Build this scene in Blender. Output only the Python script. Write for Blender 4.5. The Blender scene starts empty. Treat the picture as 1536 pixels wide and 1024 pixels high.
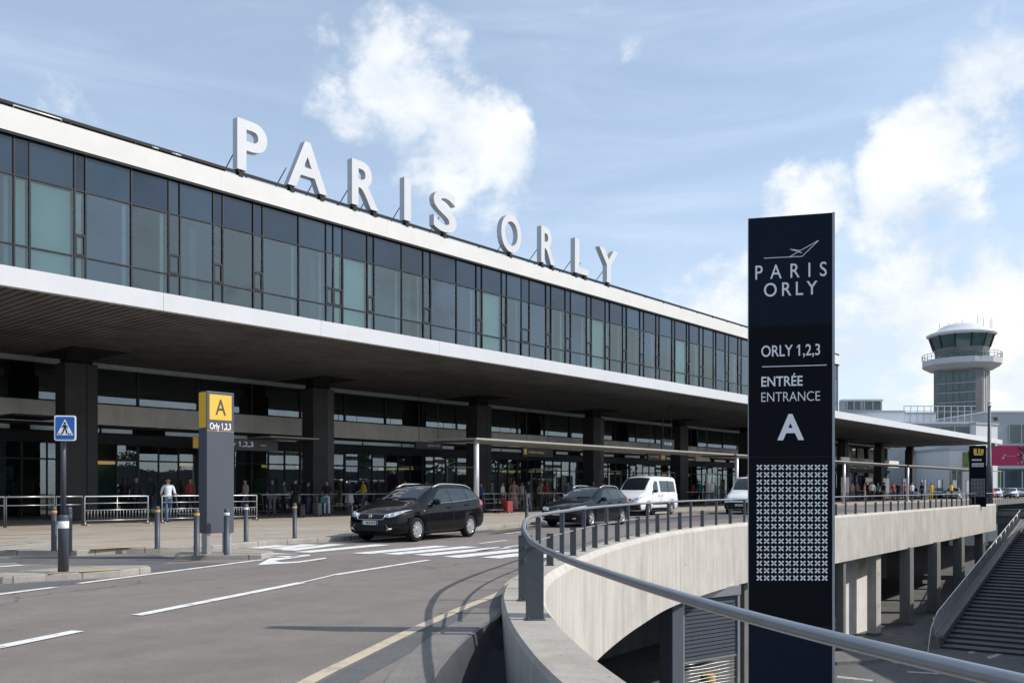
import bpy, bmesh, math, random
from mathutils import Vector, Matrix, geometry
from mathutils.bvhtree import BVHTree
R = math.radians
rnd = random.Random(11)
SC = bpy.context.scene
COL = SC.collection
# ------------------------------------------------------------------ site survey helpers
FO, HX, HY, EYE = 1340.0, 768.0, 732.0, 1.4
def gp(px, py, z=0.0):                      # sight line -> point on a level plane
    Y = FO*(EYE-z)/(py-HY)
    return Vector(((px-HX)/FO*Y, Y, z))
def dp(px, py, Y):                          # sight line -> point at a distance
    return Vector(((px-HX)/FO*Y, Y, EYE-(py-HY)/FO*Y))
UX, UY = 0.651, 0.759                       # the terminal front runs along this direction
TH = math.atan2(UY, UX)
def fpt(s, d, z=0.0):
    return Vector((UX*s+UY*d, UY*s-UX*d, z))
def s_at(px, d):
    x = (px-HX)/FO
    Y = d/(UY*x-UX)
    return Y*(UX*x+UY)
# ------------------------------------------------------------------ materials
MAT = {}
def mat(name, col, rough=0.6, metal=0.0, spec=0.5, var=0.12, scale=3.0, bump=0.0, bscale=40.0, coat=0.0, emit=None, estr=0.0, detail=5):
    m = bpy.data.materials.new(name); m.use_nodes = True
    nt = m.node_tree; b = nt.nodes['Principled BSDF']
    b.inputs['Roughness'].default_value = rough
    b.inputs['Metallic'].default_value = metal
    b.inputs['Specular IOR Level'].default_value = spec
    if coat: b.inputs['Coat Weight'].default_value = coat; b.inputs['Coat Roughness'].default_value = 0.03
    tc = nt.nodes.new('ShaderNodeTexCoord')
    if var > 0:
        n = nt.nodes.new('ShaderNodeTexNoise'); n.inputs['Scale'].default_value = scale; n.inputs['Detail'].default_value = detail
        n.inputs['Roughness'].default_value = 0.62
        nt.links.new(tc.outputs['Object'], n.inputs['Vector'])
        r = nt.nodes.new('ShaderNodeValToRGB')
        r.color_ramp.elements[0].position = 0.28; r.color_ramp.elements[1].position = 0.72
        lo = [max(0, c*(1-var)) for c in col[:3]]; hi = [min(1, c*(1+var)) for c in col[:3]]
        r.color_ramp.elements[0].color = (*lo, 1); r.color_ramp.elements[1].color = (*hi, 1)
        nt.links.new(n.outputs['Fac'], r.inputs['Fac']); nt.links.new(r.outputs['Color'], b.inputs['Base Color'])
    else:
        b.inputs['Base Color'].default_value = (*col[:3], 1)
    if bump:
        n2 = nt.nodes.new('ShaderNodeTexNoise'); n2.inputs['Scale'].default_value = bscale; n2.inputs['Detail'].default_value = 6
        nt.links.new(tc.outputs['Object'], n2.inputs['Vector'])
        bp = nt.nodes.new('ShaderNodeBump'); bp.inputs['Strength'].default_value = bump; bp.inputs['Distance'].default_value = 0.02
        nt.links.new(n2.outputs['Fac'], bp.inputs['Height']); nt.links.new(bp.outputs['Normal'], b.inputs['Normal'])
    if emit:
        b.inputs['Emission Color'].default_value = (*emit, 1); b.inputs['Emission Strength'].default_value = estr
    MAT[name] = m
    return m
def glassmat(name, tint, ior=1.7, rough=0.0, refl=(1, 1, 1), wob=0.0):
    m = bpy.data.materials.new(name); m.use_nodes = True
    nt = m.node_tree; nt.nodes.clear()
    o = nt.nodes.new('ShaderNodeOutputMaterial'); mx = nt.nodes.new('ShaderNodeMixShader')
    t = nt.nodes.new('ShaderNodeBsdfTransparent'); t.inputs['Color'].default_value = (*tint, 1)
    g = nt.nodes.new('ShaderNodeBsdfGlossy'); g.inputs['Roughness'].default_value = rough; g.inputs['Color'].default_value = (*refl, 1)
    f = nt.nodes.new('ShaderNodeFresnel'); f.inputs['IOR'].default_value = ior
    if wob:
        tc = nt.nodes.new('ShaderNodeTexCoord'); n = nt.nodes.new('ShaderNodeTexNoise'); n.inputs['Scale'].default_value = 0.7; n.inputs['Detail'].default_value = 1
        nt.links.new(tc.outputs['Object'], n.inputs['Vector'])
        bp = nt.nodes.new('ShaderNodeBump'); bp.inputs['Strength'].default_value = wob; bp.inputs['Distance'].default_value = 0.02
        nt.links.new(n.outputs['Fac'], bp.inputs['Height']); nt.links.new(bp.outputs['Normal'], g.inputs['Normal'])
    nt.links.new(f.outputs['Fac'], mx.inputs['Fac']); nt.links.new(t.outputs[0], mx.inputs[1]); nt.links.new(g.outputs[0], mx.inputs[2])
    nt.links.new(mx.outputs[0], o.inputs['Surface'])
    MAT[name] = m
    return m
def groundmat(name, c1, c2, scale=0.35, speck=0.35, fine=90.0, rough=0.9, bump=0.25, stains=0.0, stain_col=(0.03, 0.03, 0.03), joints=0.0, jsize=1.2, cracks=0.0):
    """weathered ground: broad patches, fine aggregate, stains, optional slab joints"""
    m = bpy.data.materials.new(name); m.use_nodes = True
    nt = m.node_tree; b = nt.nodes['Principled BSDF']; b.inputs['Roughness'].default_value = rough; b.inputs['Specular IOR Level'].default_value = 0.3
    L = nt.links.new
    geo = nt.nodes.new('ShaderNodeTexCoord')
    def noise(sc, det, ro=0.6):
        n = nt.nodes.new('ShaderNodeTexNoise'); n.inputs['Scale'].default_value = sc; n.inputs['Detail'].default_value = det; n.inputs['Roughness'].default_value = ro
        L(geo.outputs['Object'], n.inputs['Vector']); return n
    def ramp(src, a, bb, ca, cb):
        r = nt.nodes.new('ShaderNodeValToRGB'); r.color_ramp.elements[0].position = a; r.color_ramp.elements[1].position = bb
        r.color_ramp.elements[0].color = (*ca, 1); r.color_ramp.elements[1].color = (*cb, 1); L(src, r.inputs['Fac']); return r.outputs['Color']
    def mix(a, bb, fac, mode='MIX'):
        x = nt.nodes.new('ShaderNodeMixRGB'); x.blend_type = mode
        if isinstance(fac, float): x.inputs['Fac'].default_value = fac
        else: L(fac, x.inputs['Fac'])
        for s, i in ((a, 'Color1'), (bb, 'Color2')):
            if isinstance(s, tuple): x.inputs[i].default_value = (*s, 1)
            else: L(s, x.inputs[i])
        return x.outputs['Color']
    base = ramp(noise(scale, 6).outputs['Fac'], 0.3, 0.7, c1, c2)
    fn = noise(fine, 3, 0.8)
    g = ramp(fn.outputs['Fac'], 0.3, 0.7, (1-speck,)*3, (1+speck,)*3)
    colr = mix(base, g, 1.0, 'MULTIPLY')
    mpt = nt.nodes.new('ShaderNodeMapping'); mpt.inputs['Rotation'].default_value = (0, 0, -TH); L(geo.outputs['Object'], mpt.inputs['Vector'])
    mps = nt.nodes.new('ShaderNodeMapping'); mps.inputs['Scale'].default_value = (0.04, 0.9, 1); L(mpt.outputs['Vector'], mps.inputs['Vector'])
    nl = nt.nodes.new('ShaderNodeTexNoise'); nl.inputs['Scale'].default_value = 1.0; nl.inputs['Detail'].default_value = 4; L(mps.outputs['Vector'], nl.inputs['Vector'])
    colr = mix(colr, ramp(nl.outputs['Fac'], 0.3, 0.7, (0.88,)*3, (1.1,)*3), 1.0, 'MULTIPLY')
    mid = ramp(noise(2.3, 7, 0.7).outputs['Fac'], 0.25, 0.75, (0.84,)*3, (1.14,)*3)
    colr = mix(colr, mid, 1.0, 'MULTIPLY')
    if stains:
        st = ramp(noise(0.9, 8, 0.75).outputs['Fac'], 0.56, 0.7, (0, 0, 0), (stains,)*3)
        colr = mix(colr, stain_col, st)
    if cracks:
        v = nt.nodes.new('ShaderNodeTexVoronoi'); v.feature = 'DISTANCE_TO_EDGE'; v.inputs['Scale'].default_value = 0.28
        wv = nt.nodes.new('ShaderNodeMixRGB'); wv.blend_type = 'ADD'; wv.inputs['Fac'].default_value = 0.5
        L(geo.outputs['Object'], wv.inputs['Color1']); L(noise(1.7, 5).outputs['Color'], wv.inputs['Color2']); L(wv.outputs['Color'], v.inputs['Vector'])
        cr = ramp(v.outputs['Distance'], 0.0, 0.008, (cracks,)*3, (0, 0, 0))
        gate = ramp(noise(0.22, 3).outputs['Fac'], 0.5, 0.6, (0, 0, 0), (1, 1, 1))
        cr = mix(cr, gate, 1.0, 'MULTIPLY')
        colr = mix(colr, (0.025, 0.024, 0.023), cr)
    if joints:
        mp = nt.nodes.new('ShaderNodeMapping'); mp.inputs['Rotation'].default_value = (0, 0, -TH); L(geo.outputs['Object'], mp.inputs['Vector'])
        bk = nt.nodes.new('ShaderNodeTexBrick'); bk.offset = 0.5; bk.inputs['Scale'].default_value = 1.0
        bk.inputs['Mortar Size'].default_value = 0.012; bk.inputs['Brick Width'].default_value = jsize; bk.inputs['Row Height'].default_value = jsize
        bk.inputs['Color1'].default_value = (0, 0, 0, 1); bk.inputs['Color2'].default_value = (0, 0, 0, 1); bk.inputs['Mortar'].default_value = (joints,)*3+(1,)
        L(mp.outputs['Vector'], bk.inputs['Vector'])
        colr = mix(colr, (0.07, 0.065, 0.06), bk.outputs['Color'])
    L(colr, b.inputs['Base Color'])
    bp = nt.nodes.new('ShaderNodeBump'); bp.inputs['Strength'].default_value = bump; bp.inputs['Distance'].default_value = 0.01
    L(fn.outputs['Fac'], bp.inputs['Height']); L(bp.outputs['Normal'], b.inputs['Normal'])
    MAT[name] = m
    return m
def concretemat(name, c, streak=0.25, rough=0.85):
    m = bpy.data.materials.new(name); m.use_nodes = True
    nt = m.node_tree; b = nt.nodes['Principled BSDF']; b.inputs['Roughness'].default_value = rough; b.inputs['Specular IOR Level'].default_value = 0.25
    L = nt.links.new; tc = nt.nodes.new('ShaderNodeTexCoord')
    def noise(sc, det, mapping=None, ro=0.6):
        n = nt.nodes.new('ShaderNodeTexNoise'); n.inputs['Scale'].default_value = sc; n.inputs['Detail'].default_value = det; n.inputs['Roughness'].default_value = ro
        if mapping:
            mp = nt.nodes.new('ShaderNodeMapping'); mp.inputs['Scale'].default_value = mapping; L(tc.outputs['Object'], mp.inputs['Vector']); L(mp.outputs['Vector'], n.inputs['Vector'])
        else: L(tc.outputs['Object'], n.inputs['Vector'])
        return n.outputs['Fac']
    def ramp(src, a, bb, lo, hi):
        r = nt.nodes.new('ShaderNodeValToRGB'); r.color_ramp.elements[0].position = a; r.color_ramp.elements[1].position = bb
        r.color_ramp.elements[0].color = (lo[0], lo[1], lo[2], 1); r.color_ramp.elements[1].color = (hi[0], hi[1], hi[2], 1); L(src, r.inputs['Fac']); return r.outputs['Color']
    def mul(a, bb):
        x = nt.nodes.new('ShaderNodeMixRGB'); x.blend_type = 'MULTIPLY'; x.inputs['Fac'].default_value = 1.0; L(a, x.inputs['Color1']); L(bb, x.inputs['Color2']); return x.outputs['Color']
    base = ramp(noise(0.9, 6), 0.3, 0.7, [k*0.9 for k in c], [min(1, k*1.08) for k in c])
    st = ramp(noise(1.0, 5, (5.0, 5.0, 0.35)), 0.3, 0.62, (1-streak, 1-streak, 1-streak*0.9), (1.03, 1.03, 1.03))
    fn = noise(38, 4, None, 0.75)
    fine = ramp(fn, 0.3, 0.7, (0.88,)*3, (1.08,)*3)
    pit = ramp(noise(14, 3, None, 0.5), 0.27, 0.31, (0.6, 0.58, 0.55), (1, 1, 1))
    vo = nt.nodes.new('ShaderNodeTexVoronoi'); vo.inputs['Scale'].default_value = 0.8; L(tc.outputs['Object'], vo.inputs['Vector'])
    hole = ramp(vo.outputs['Distance'], 0.022, 0.034, (0.35, 0.33, 0.3), (1, 1, 1))
    stn = ramp(noise(0.5, 8, (1.6, 1.6, 0.5), 0.7), 0.3, 0.5, (0.8, 0.79, 0.77), (1.0, 1.0, 1.0))
    L(mul(mul(mul(mul(mul(base, st), fine), pit), hole), stn), b.inputs['Base Color'])
    bp = nt.nodes.new('ShaderNodeBump'); bp.inputs['Strength'].default_value = 0.3; bp.inputs['Distance'].default_value = 0.012
    L(fn, bp.inputs['Height']); L(bp.outputs['Normal'], b.inputs['Normal'])
    MAT[name] = m
    return m
def wornmat(name, col, under, cover=0.5, scale=3.0):
    m = bpy.data.materials.new(name); m.use_nodes = True
    nt = m.node_tree; b = nt.nodes['Principled BSDF']; b.inputs['Roughness'].default_value = 0.8
    L = nt.links.new; tc = nt.nodes.new('ShaderNodeTexCoord')
    n = nt.nodes.new('ShaderNodeTexNoise'); n.inputs['Scale'].default_value = scale; n.inputs['Detail'].default_value = 9; n.inputs['Roughness'].default_value = 0.75
    L(tc.outputs['Object'], n.inputs['Vector'])
    r = nt.nodes.new('ShaderNodeValToRGB'); r.color_ramp.elements[0].position = cover-0.07; r.color_ramp.elements[1].position = cover+0.07
    r.color_ramp.elements[0].color = (*col, 1); r.color_ramp.elements[1].color = (*under, 1)
    L(n.outputs['Fac'], r.inputs['Fac']); L(r.outputs['Color'], b.inputs['Base Color'])
    MAT[name] = m
    return m

groundmat('asphalt', (0.174, 0.154, 0.139), (0.206, 0.184, 0.166), 0.2, 0.34, 70, stains=0.25, stain_col=(0.12, 0.112, 0.106), cracks=0.75)
groundmat('asphalt_dark', (0.105, 0.106, 0.108), (0.125, 0.125, 0.127), 0.5, 0.3, 80)
groundmat('asphalt_low', (0.11, 0.109, 0.107), (0.15, 0.148, 0.145), 0.3, 0.35, 60, stains=0.5)
groundmat('paving', (0.31, 0.27, 0.225), (0.39, 0.345, 0.29), 0.4, 0.16, 60, stains=0.3, stain_col=(0.22, 0.195, 0.165), joints=0.4, jsize=1.6)
groundmat('kerbstone', (0.27, 0.25, 0.225), (0.35, 0.33, 0.295), 0.9, 0.2, 50, stains=0.5, stain_col=(0.15, 0.14, 0.12), joints=0.7, jsize=0.95)
groundmat('gutter_stone', (0.17, 0.155, 0.145), (0.215, 0.2, 0.185), 0.8, 0.3, 60, stains=0.4, stain_col=(0.1, 0.095, 0.09))
groundmat('earth', (0.14, 0.15, 0.12), (0.18, 0.18, 0.15), 0.02, 0.1, 3)
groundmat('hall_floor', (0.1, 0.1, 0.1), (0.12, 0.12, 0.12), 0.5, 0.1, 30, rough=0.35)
wornmat('road_white', (0.7, 0.69, 0.665), (0.26, 0.24, 0.225), 0.6, 5.0)
wornmat('road_cream', (0.5, 0.42, 0.31), (0.36, 0.31, 0.25), 0.55, 6.0)
wornmat('faded_white', (0.55, 0.53, 0.5), (0.27, 0.25, 0.23), 0.5, 4.0)
wornmat('faded_yellow', (0.6, 0.36, 0.07), (0.33, 0.285, 0.23), 0.5, 3.5)
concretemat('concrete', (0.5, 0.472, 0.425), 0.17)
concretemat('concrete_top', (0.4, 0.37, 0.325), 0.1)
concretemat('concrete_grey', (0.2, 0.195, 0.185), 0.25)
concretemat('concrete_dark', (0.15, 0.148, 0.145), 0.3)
concretemat('band', (0.72, 0.69, 0.64), 0.05)
mat('joint', (0.03, 0.03, 0.03), 0.9)
mat('white_panel', (0.58, 0.59, 0.61), 0.4, spec=0.3, var=0.045, scale=0.9, detail=8)
mat('cream_panel', (0.66, 0.645, 0.615), 0.5, spec=0.3, var=0.05, scale=0.9, detail=8)
mat('letter_white', (0.6, 0.61, 0.63), 0.35, spec=0.3, var=0.06, scale=0.6)
mat('letter_side', (0.42, 0.43, 0.45), 0.4, metal=0.2, var=0.06)
mat('black_metal', (0.012, 0.013, 0.015), 0.5, spec=0.2, var=0.2)
mat('frame_metal', (0.022, 0.024, 0.03), 0.45, spec=0.3, var=0.1)
mat('soffit', (0.122, 0.121, 0.119), 0.7, spec=0.2, var=0.3, scale=0.8)
mat('soffit_black', (0.008, 0.008, 0.008), 0.9, var=0)
mat('column_clad', (0.05, 0.049, 0.05), 0.6, spec=0.25, var=0.14, scale=1.2)
mat('column_edge', (0.085, 0.083, 0.085), 0.55, spec=0.3, var=0.1)
mat('trim_light', (0.42, 0.47, 0.5), 0.35, metal=0.3, var=0.12)
mat('spandrel', (0.005, 0.022, 0.046), 0.03, spec=0.7, var=0.25, scale=0.3)
mat('blind', (0.8, 0.95, 0.95), 0.8, var=0.04, scale=0.6)
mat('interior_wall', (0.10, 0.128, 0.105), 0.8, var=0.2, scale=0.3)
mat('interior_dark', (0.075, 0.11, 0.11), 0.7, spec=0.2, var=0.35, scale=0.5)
mat('galvanised', (0.5, 0.51, 0.52), 0.38, metal=0.75, var=0.12, scale=8)
mat('rail_steel', (0.31, 0.325, 0.345), 0.36, metal=0.55, var=0.1, scale=6, bump=0.05)
mat('post_steel', (0.07, 0.08, 0.092), 0.5, spec=0.4, var=0.12, scale=5)
mat('sign_grey', (0.075, 0.085, 0.105), 0.5, spec=0.3, var=0.06, scale=1.5)
mat('sign_yellow', (0.78, 0.46, 0.055), 0.45, var=0.04)
mat('sign_white', (0.85, 0.85, 0.85), 0.45, var=0.02)
mat('drum_yellow', (0.3, 0.2, 0.04), 0.6, var=0.3)
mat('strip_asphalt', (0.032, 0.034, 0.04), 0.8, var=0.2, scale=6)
mat('sign_blue', (0.012, 0.11, 0.42), 0.35, var=0.03)
mat('sign_black', (0.012, 0.012, 0.014), 0.5, var=0)
mat('dark_glyph', (0.055, 0.06, 0.07), 0.5, var=0)
mat('totem_navy', (0.0055, 0.011, 0.024), 0.5, spec=0.1, var=0.12, scale=1.0)
mat('totem_black', (0.003, 0.0045, 0.008), 0.5, spec=0.09, var=0.12, scale=1.0)
mat('totem_white', (0.74, 0.76, 0.8), 0.5, var=0.03)
mat('totem_edge', (0.3, 0.31, 0.33), 0.4, metal=0.5, var=0.1)
mat('bollard', (0.05, 0.058, 0.075), 0.45, spec=0.4, var=0.12)
mat('reflector_white', (0.75, 0.75, 0.74), 0.35, var=0.05)
mat('reflector_gold', (0.55, 0.3, 0.06), 0.35, var=0.1)
mat('shelter', (0.34, 0.33, 0.31), 0.5, var=0.1)
mat('shelter_post', (0.62, 0.63, 0.64), 0.35, metal=0.4, var=0.06)
mat('paint_black', (0.003, 0.0035, 0.0045), 0.4, spec=0.03, coat=0.55, var=0)
mat('paint_navy', (0.005, 0.007, 0.012), 0.4, spec=0.03, coat=0.6, var=0)
mat('paint_white', (0.78, 0.79, 0.8), 0.28, coat=0.7, var=0.01)
mat('paint_blue', (0.06, 0.11, 0.2), 0.25, coat=0.8, var=0)
mat('paint_grey', (0.2, 0.23, 0.26), 0.25, coat=0.8, var=0)
mat('paint_red', (0.3, 0.02, 0.03), 0.25, coat=0.8, var=0)
mat('plastic_black', (0.01, 0.01, 0.011), 0.5, spec=0.25, var=0)
mat('tyre', (0.012, 0.012, 0.013), 0.8, spec=0.2, var=0.1)
mat('alloy', (0.66, 0.67, 0.69), 0.28, metal=0.8, var=0.04)
mat('chrome', (0.75, 0.76, 0.78), 0.12, metal=1.0, var=0)
mat('lamp_glass', (0.5, 0.53, 0.56), 0.08, metal=0.35, coat=1.0, var=0.35, scale=14)
mat('tail_red', (0.35, 0.01, 0.015), 0.15, coat=1.0, var=0.1)
mat('amber', (0.7, 0.25, 0.02), 0.2, coat=1.0, var=0)
mat('plate', (0.62, 0.62, 0.6), 0.4, var=0.03)
mat('car_glass', (0.014, 0.022, 0.025), 0.02, spec=0.75, var=0)
mat('skin', (0.42, 0.26, 0.19), 0.55, var=0.06)
mat('skin_dark', (0.13, 0.075, 0.05), 0.55, var=0.06)
mat('hair_dark', (0.012, 0.01, 0.009), 0.6, var=0.2)
mat('hair_brown', (0.07, 0.04, 0.024), 0.6, var=0.2)
mat('tower_concrete', (0.155, 0.155, 0.158), 0.8, var=0.22, scale=0.3)
mat('tower_white', (0.47, 0.48, 0.5), 0.5, var=0.08, scale=0.3)
mat('tower_glass', (0.022, 0.07, 0.07), 0.06, spec=0.8, var=0.5, scale=0.25)
mat('far_white', (0.6, 0.62, 0.64), 0.6, var=0.05, scale=0.2)
mat('far_grey', (0.33, 0.35, 0.37), 0.6, var=0.08, scale=0.2)
mat('far_glass', (0.04, 0.06, 0.07), 0.1, spec=0.8, var=0.5, scale=0.3)
mat('crimson', (0.42, 0.012, 0.09), 0.5, var=0.08, scale=0.3)
mat('far_pink', (0.6, 0.3, 0.35), 0.5, var=0.1)
mat('lawn_green', (0.12, 0.2, 0.05), 0.8, var=0.4, scale=2)
mat('poster', (0.25, 0.24, 0.18), 0.6, var=0.9, scale=1.4)
mat('leaf', (0.05, 0.075, 0.03), 0.8, var=0.4, scale=0.7)
mat('bark', (0.09, 0.07, 0.05), 0.9, var=0.3)
mat('lamp_warm', (0.7, 0.45, 0.15), 0.5, var=0, emit=(1.0, 0.65, 0.25), estr=0.25)
mat('sign_lit', (0.85, 0.85, 0.8), 0.5, var=0, emit=(0.9, 0.97, 1.0), estr=0.5)
mat('shop_teal', (0.06, 0.17, 0.19), 0.5, var=0.4, scale=0.7)
mat('shop_wood', (0.2, 0.13, 0.08), 0.6, var=0.3)
mat('shop_pale', (0.38, 0.4, 0.4), 0.7, var=0.25, scale=0.6)
glassmat('glass_upper', (0.80, 0.93, 0.9), 2.15, wob=0.05, refl=(0.78, 0.9, 0.9))
glassmat('glass_lower', (0.5, 0.68, 0.69), 2.45, wob=0.012, refl=(0.75, 0.9, 1.0))
glassmat('glass_upper_dark', (0.62, 0.76, 0.74), 2.3, wob=0.06, refl=(0.72, 0.86, 0.9))
glassmat('glass_upper_blue', (0.72, 0.88, 0.92), 2.3, wob=0.06, refl=(0.74, 0.88, 1.0))
mat('spandrel_light', (0.012, 0.04, 0.072), 0.03, spec=0.8, var=0.3, scale=0.4)
glassmat('glass_clear', (0.82, 0.88, 0.88), 1.5)
def cloth(name, c): return mat('cloth_'+name, c, 0.85, var=0.12, scale=9)
for nm, c in dict(black=(0.012, 0.012, 0.014), navy=(0.018, 0.024, 0.045), white=(0.66, 0.68, 0.74), jeans=(0.06, 0.1, 0.19), grey=(0.16, 0.16, 0.17), teal=(0.05, 0.24, 0.26),
                  pink=(0.5, 0.3, 0.27), beige=(0.42, 0.36, 0.28), red=(0.3, 0.04, 0.045), blue=(0.08, 0.17, 0.34), yellow=(0.75, 0.5, 0.04), green=(0.1, 0.15, 0.08)).items(): cloth(nm, c)

# ------------------------------------------------------------------ mesh builder
class MB:
    def __init__(s): s.bm = bmesh.new()
    def face(s, pts, mi=0):
        f = s.bm.faces.new([s.bm.verts.new(p) for p in pts]); f.material_index = mi; return f
    def box(s, x0, x1, y0, y1, z0, z1, mi=0, M=None):
        P = [Vector(p) for p in ((x0,y0,z0),(x1,y0,z0),(x1,y1,z0),(x0,y1,z0),(x0,y0,z1),(x1,y0,z1),(x1,y1,z1),(x0,y1,z1))]
        if M is not None: P = [M @ p for p in P]
        v = [s.bm.verts.new(p) for p in P]
        for q in ((0,3,2,1),(4,5,6,7),(0,1,5,4),(1,2,6,5),(2,3,7,6),(3,0,4,7)):
            f = s.bm.faces.new([v[i] for i in q]); f.material_index = mi
        return s
    def bar(s, a, b, w, h, mi=0):               # box beam from a to b
        a, b = Vector(a), Vector(b); d = b-a; L = d.length; d.normalize()
        up = Vector((0,0,1)) if abs(d.z) < 0.95 else Vector((0,1,0))
        sx = d.cross(up).normalized(); uz = sx.cross(d)
        M = Matrix((( d.x, sx.x, uz.x, a.x),(d.y, sx.y, uz.y, a.y),(d.z, sx.z, uz.z, a.z),(0,0,0,1)))
        return s.box(0, L, -w/2, w/2, -h/2, h/2, mi, M)
    def tube(s, pts, r, n=10, mi=0, closed=False, caps=True):
        pts = [Vector(p) for p in pts]; N = len(pts)
        rr = r if isinstance(r, (list, tuple)) else [r]*N
        rings = []; prev = None
        for i, p in enumerate(pts):
            if closed: d = pts[(i+1) % N]-pts[i-1]
            else: d = pts[min(i+1, N-1)]-pts[max(i-1, 0)]
            d.normalize()
            if prev is None:
                a = Vector((0,0,1)) if abs(d.z) < 0.9 else Vector((1,0,0))
                e1 = d.cross(a).normalized()
            else:
                e1 = (prev-d*prev.dot(d)).normalized()
            prev = e1; e2 = d.cross(e1)
            rings.append([s.bm.verts.new(p+(e1*math.cos(2*math.pi*k/n)+e2*math.sin(2*math.pi*k/n))*rr[i]) for k in range(n)])
        for i in range(N if closed else N-1):
            A, B = rings[i], rings[(i+1) % N]
            for k in range(n):
                f = s.bm.faces.new((A[k], A[(k+1) % n], B[(k+1) % n], B[k])); f.material_index = mi; f.smooth = True
        if caps and not closed:
            f = s.bm.faces.new(rings[0][::-1]); f.material_index = mi
            f = s.bm.faces.new(rings[-1]); f.material_index = mi
        return s
    def cyl(s, a, b, r, n=14, mi=0, r2=None): return s.tube([a, b], [r, r if r2 is None else r2], n, mi)
    def lathe(s, prof, n=28, c=(0,0,0), mi=0, axis='z', smooth=True, caps=True):
        rings = []
        for r, h in prof:
            ring = []
            for k in range(n):
                a = 2*math.pi*k/n
                p = Vector((r*math.cos(a), r*math.sin(a), h)) if axis == 'z' else Vector((r*math.cos(a), h, r*math.sin(a)))
                ring.append(s.bm.verts.new(p+Vector(c)))
            rings.append(ring)
        for A, B in zip(rings, rings[1:]):
            for k in range(n):
                f = s.bm.faces.new((A[k], A[(k+1) % n], B[(k+1) % n], B[k])); f.material_index = mi; f.smooth = smooth
        for ring in ((rings[0][::-1], rings[-1]) if caps else ()):
            try: f = s.bm.faces.new(ring); f.material_index = mi
            except ValueError: pass
        return s
    def poly(s, pts, z0, z1=None, mi=0):        # plan polygon, flat or extruded
        pts = [Vector((p[0], p[1], 0)) for p in pts]
        tris = geometry.tessellate_polygon([pts])
        zt = z0 if z1 is None else z1
        vt = [s.bm.verts.new((p.x, p.y, zt)) for p in pts]
        for t in tris:
            f = s.bm.faces.new([vt[i] for i in t]); f.material_index = mi
            f.normal_update()
            if f.normal.z < 0: f.normal_flip()
        if z1 is not None:
            vb = [s.bm.verts.new((p.x, p.y, z0)) for p in pts]; N = len(pts)
            for i in range(N):
                f = s.bm.faces.new((vb[i], vb[(i+1) % N], vt[(i+1) % N], vt[i])); f.material_index = mi
        return s
    def prism(s, poly, f0, f1, mi=0):           # poly in 2-D, f0/f1 map (a,b) to 3-D near/far
        tris = geometry.tessellate_polygon([[Vector((a, b, 0)) for a, b in poly]])
        A = [s.bm.verts.new(f0(*p)) for p in poly]; B = [s.bm.verts.new(f1(*p)) for p in poly]; N = len(poly)
        for t in tris:
            for V in (A, B):
                f = s.bm.faces.new([V[i] for i in t]); f.material_index = mi
        for i in range(N):
            f = s.bm.faces.new((A[i], A[(i+1) % N], B[(i+1) % N], B[i])); f.material_index = mi
        return s
    def build(s, name, m, parent=None, fix=True, smooth=False, bevel=0.0, loc=None, rz=0.0, weld=False):
        if weld: bmesh.ops.remove_doubles(s.bm, verts=s.bm.verts, dist=1e-5)
        if fix: bmesh.ops.recalc_face_normals(s.bm, faces=s.bm.faces)
        me = bpy.data.meshes.new(name); s.bm.to_mesh(me); s.bm.free()
        for x in (m if isinstance(m, (list, tuple)) else [m]): me.materials.append(MAT[x] if isinstance(x, str) else x)
        if smooth:
            for p in me.polygons: p.use_smooth = True
        o = bpy.data.objects.new(name, me); COL.objects.link(o)
        if parent is not None: o.parent = parent
        if loc is not None: o.location = loc; o.rotation_euler.z = rz
        if bevel:
            b = o.modifiers.new('edge', 'BEVEL'); b.width = bevel; b.segments = 2; b.limit_method = 'ANGLE'; b.angle_limit = R(40)
        return o
def tag(o, label=None, cat=None, group=None, kind=None):
    if label: o['label'] = label
    if cat: o['category'] = cat
    if group: o['group'] = group
    if kind: o['kind'] = kind
    return o
def thing(name, label, cat, loc=(0,0,0), rz=0.0, group=None):
    o = bpy.data.objects.new(name, None); COL.objects.link(o); o.location = loc; o.rotation_euler.z = rz
    o.empty_display_size = 0.3
    return tag(o, label, cat, group)
def kids(o): return [c for c in bpy.data.objects if c.parent == o]
def dup(o, loc, rz=None, label=None, parent=None, scale=None):
    c = o.copy(); COL.objects.link(c)
    if parent is None:
        c.location = loc
        if rz is not None: c.rotation_euler.z = rz
        if label: c['label'] = label
        if scale: c.scale = scale
    else: c.parent = parent
    for k in kids(o): dup(k, None, parent=c)
    return c
def catmull(pts, n=8):
    P = [Vector(p) for p in pts]; P = [P[0]*2-P[1]]+P+[P[-1]*2-P[-2]]; out = []
    for i in range(1, len(P)-2):
        a, b, c, d = P[i-1], P[i], P[i+1], P[i+2]
        for k in range(n):
            t = k/n
            out.append(0.5*((2*b)+(c-a)*t+(2*a-5*b+4*c-d)*t*t+(3*b-a-3*c+d)*t**3))
    out.append(P[-2]); return out
_dg = None
def text_bm(txt, bold=0.0, extrude=0.0, spacing=1.0):
    cu = bpy.data.curves.new('lettering', 'FONT'); cu.body = txt; cu.size = 1.0; cu.offset = bold; cu.extrude = extrude; cu.space_character = spacing; cu.resolution_u = 6
    o = bpy.data.objects.new('lettering', cu); COL.objects.link(o)
    dg = bpy.context.evaluated_depsgraph_get(); dg.update()
    me = bpy.data.meshes.new_from_object(o.evaluated_get(dg))
    bm = bmesh.new(); bm.from_mesh(me)
    bpy.data.objects.remove(o); bpy.data.curves.remove(cu); bpy.data.meshes.remove(me)
    return bm
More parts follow.
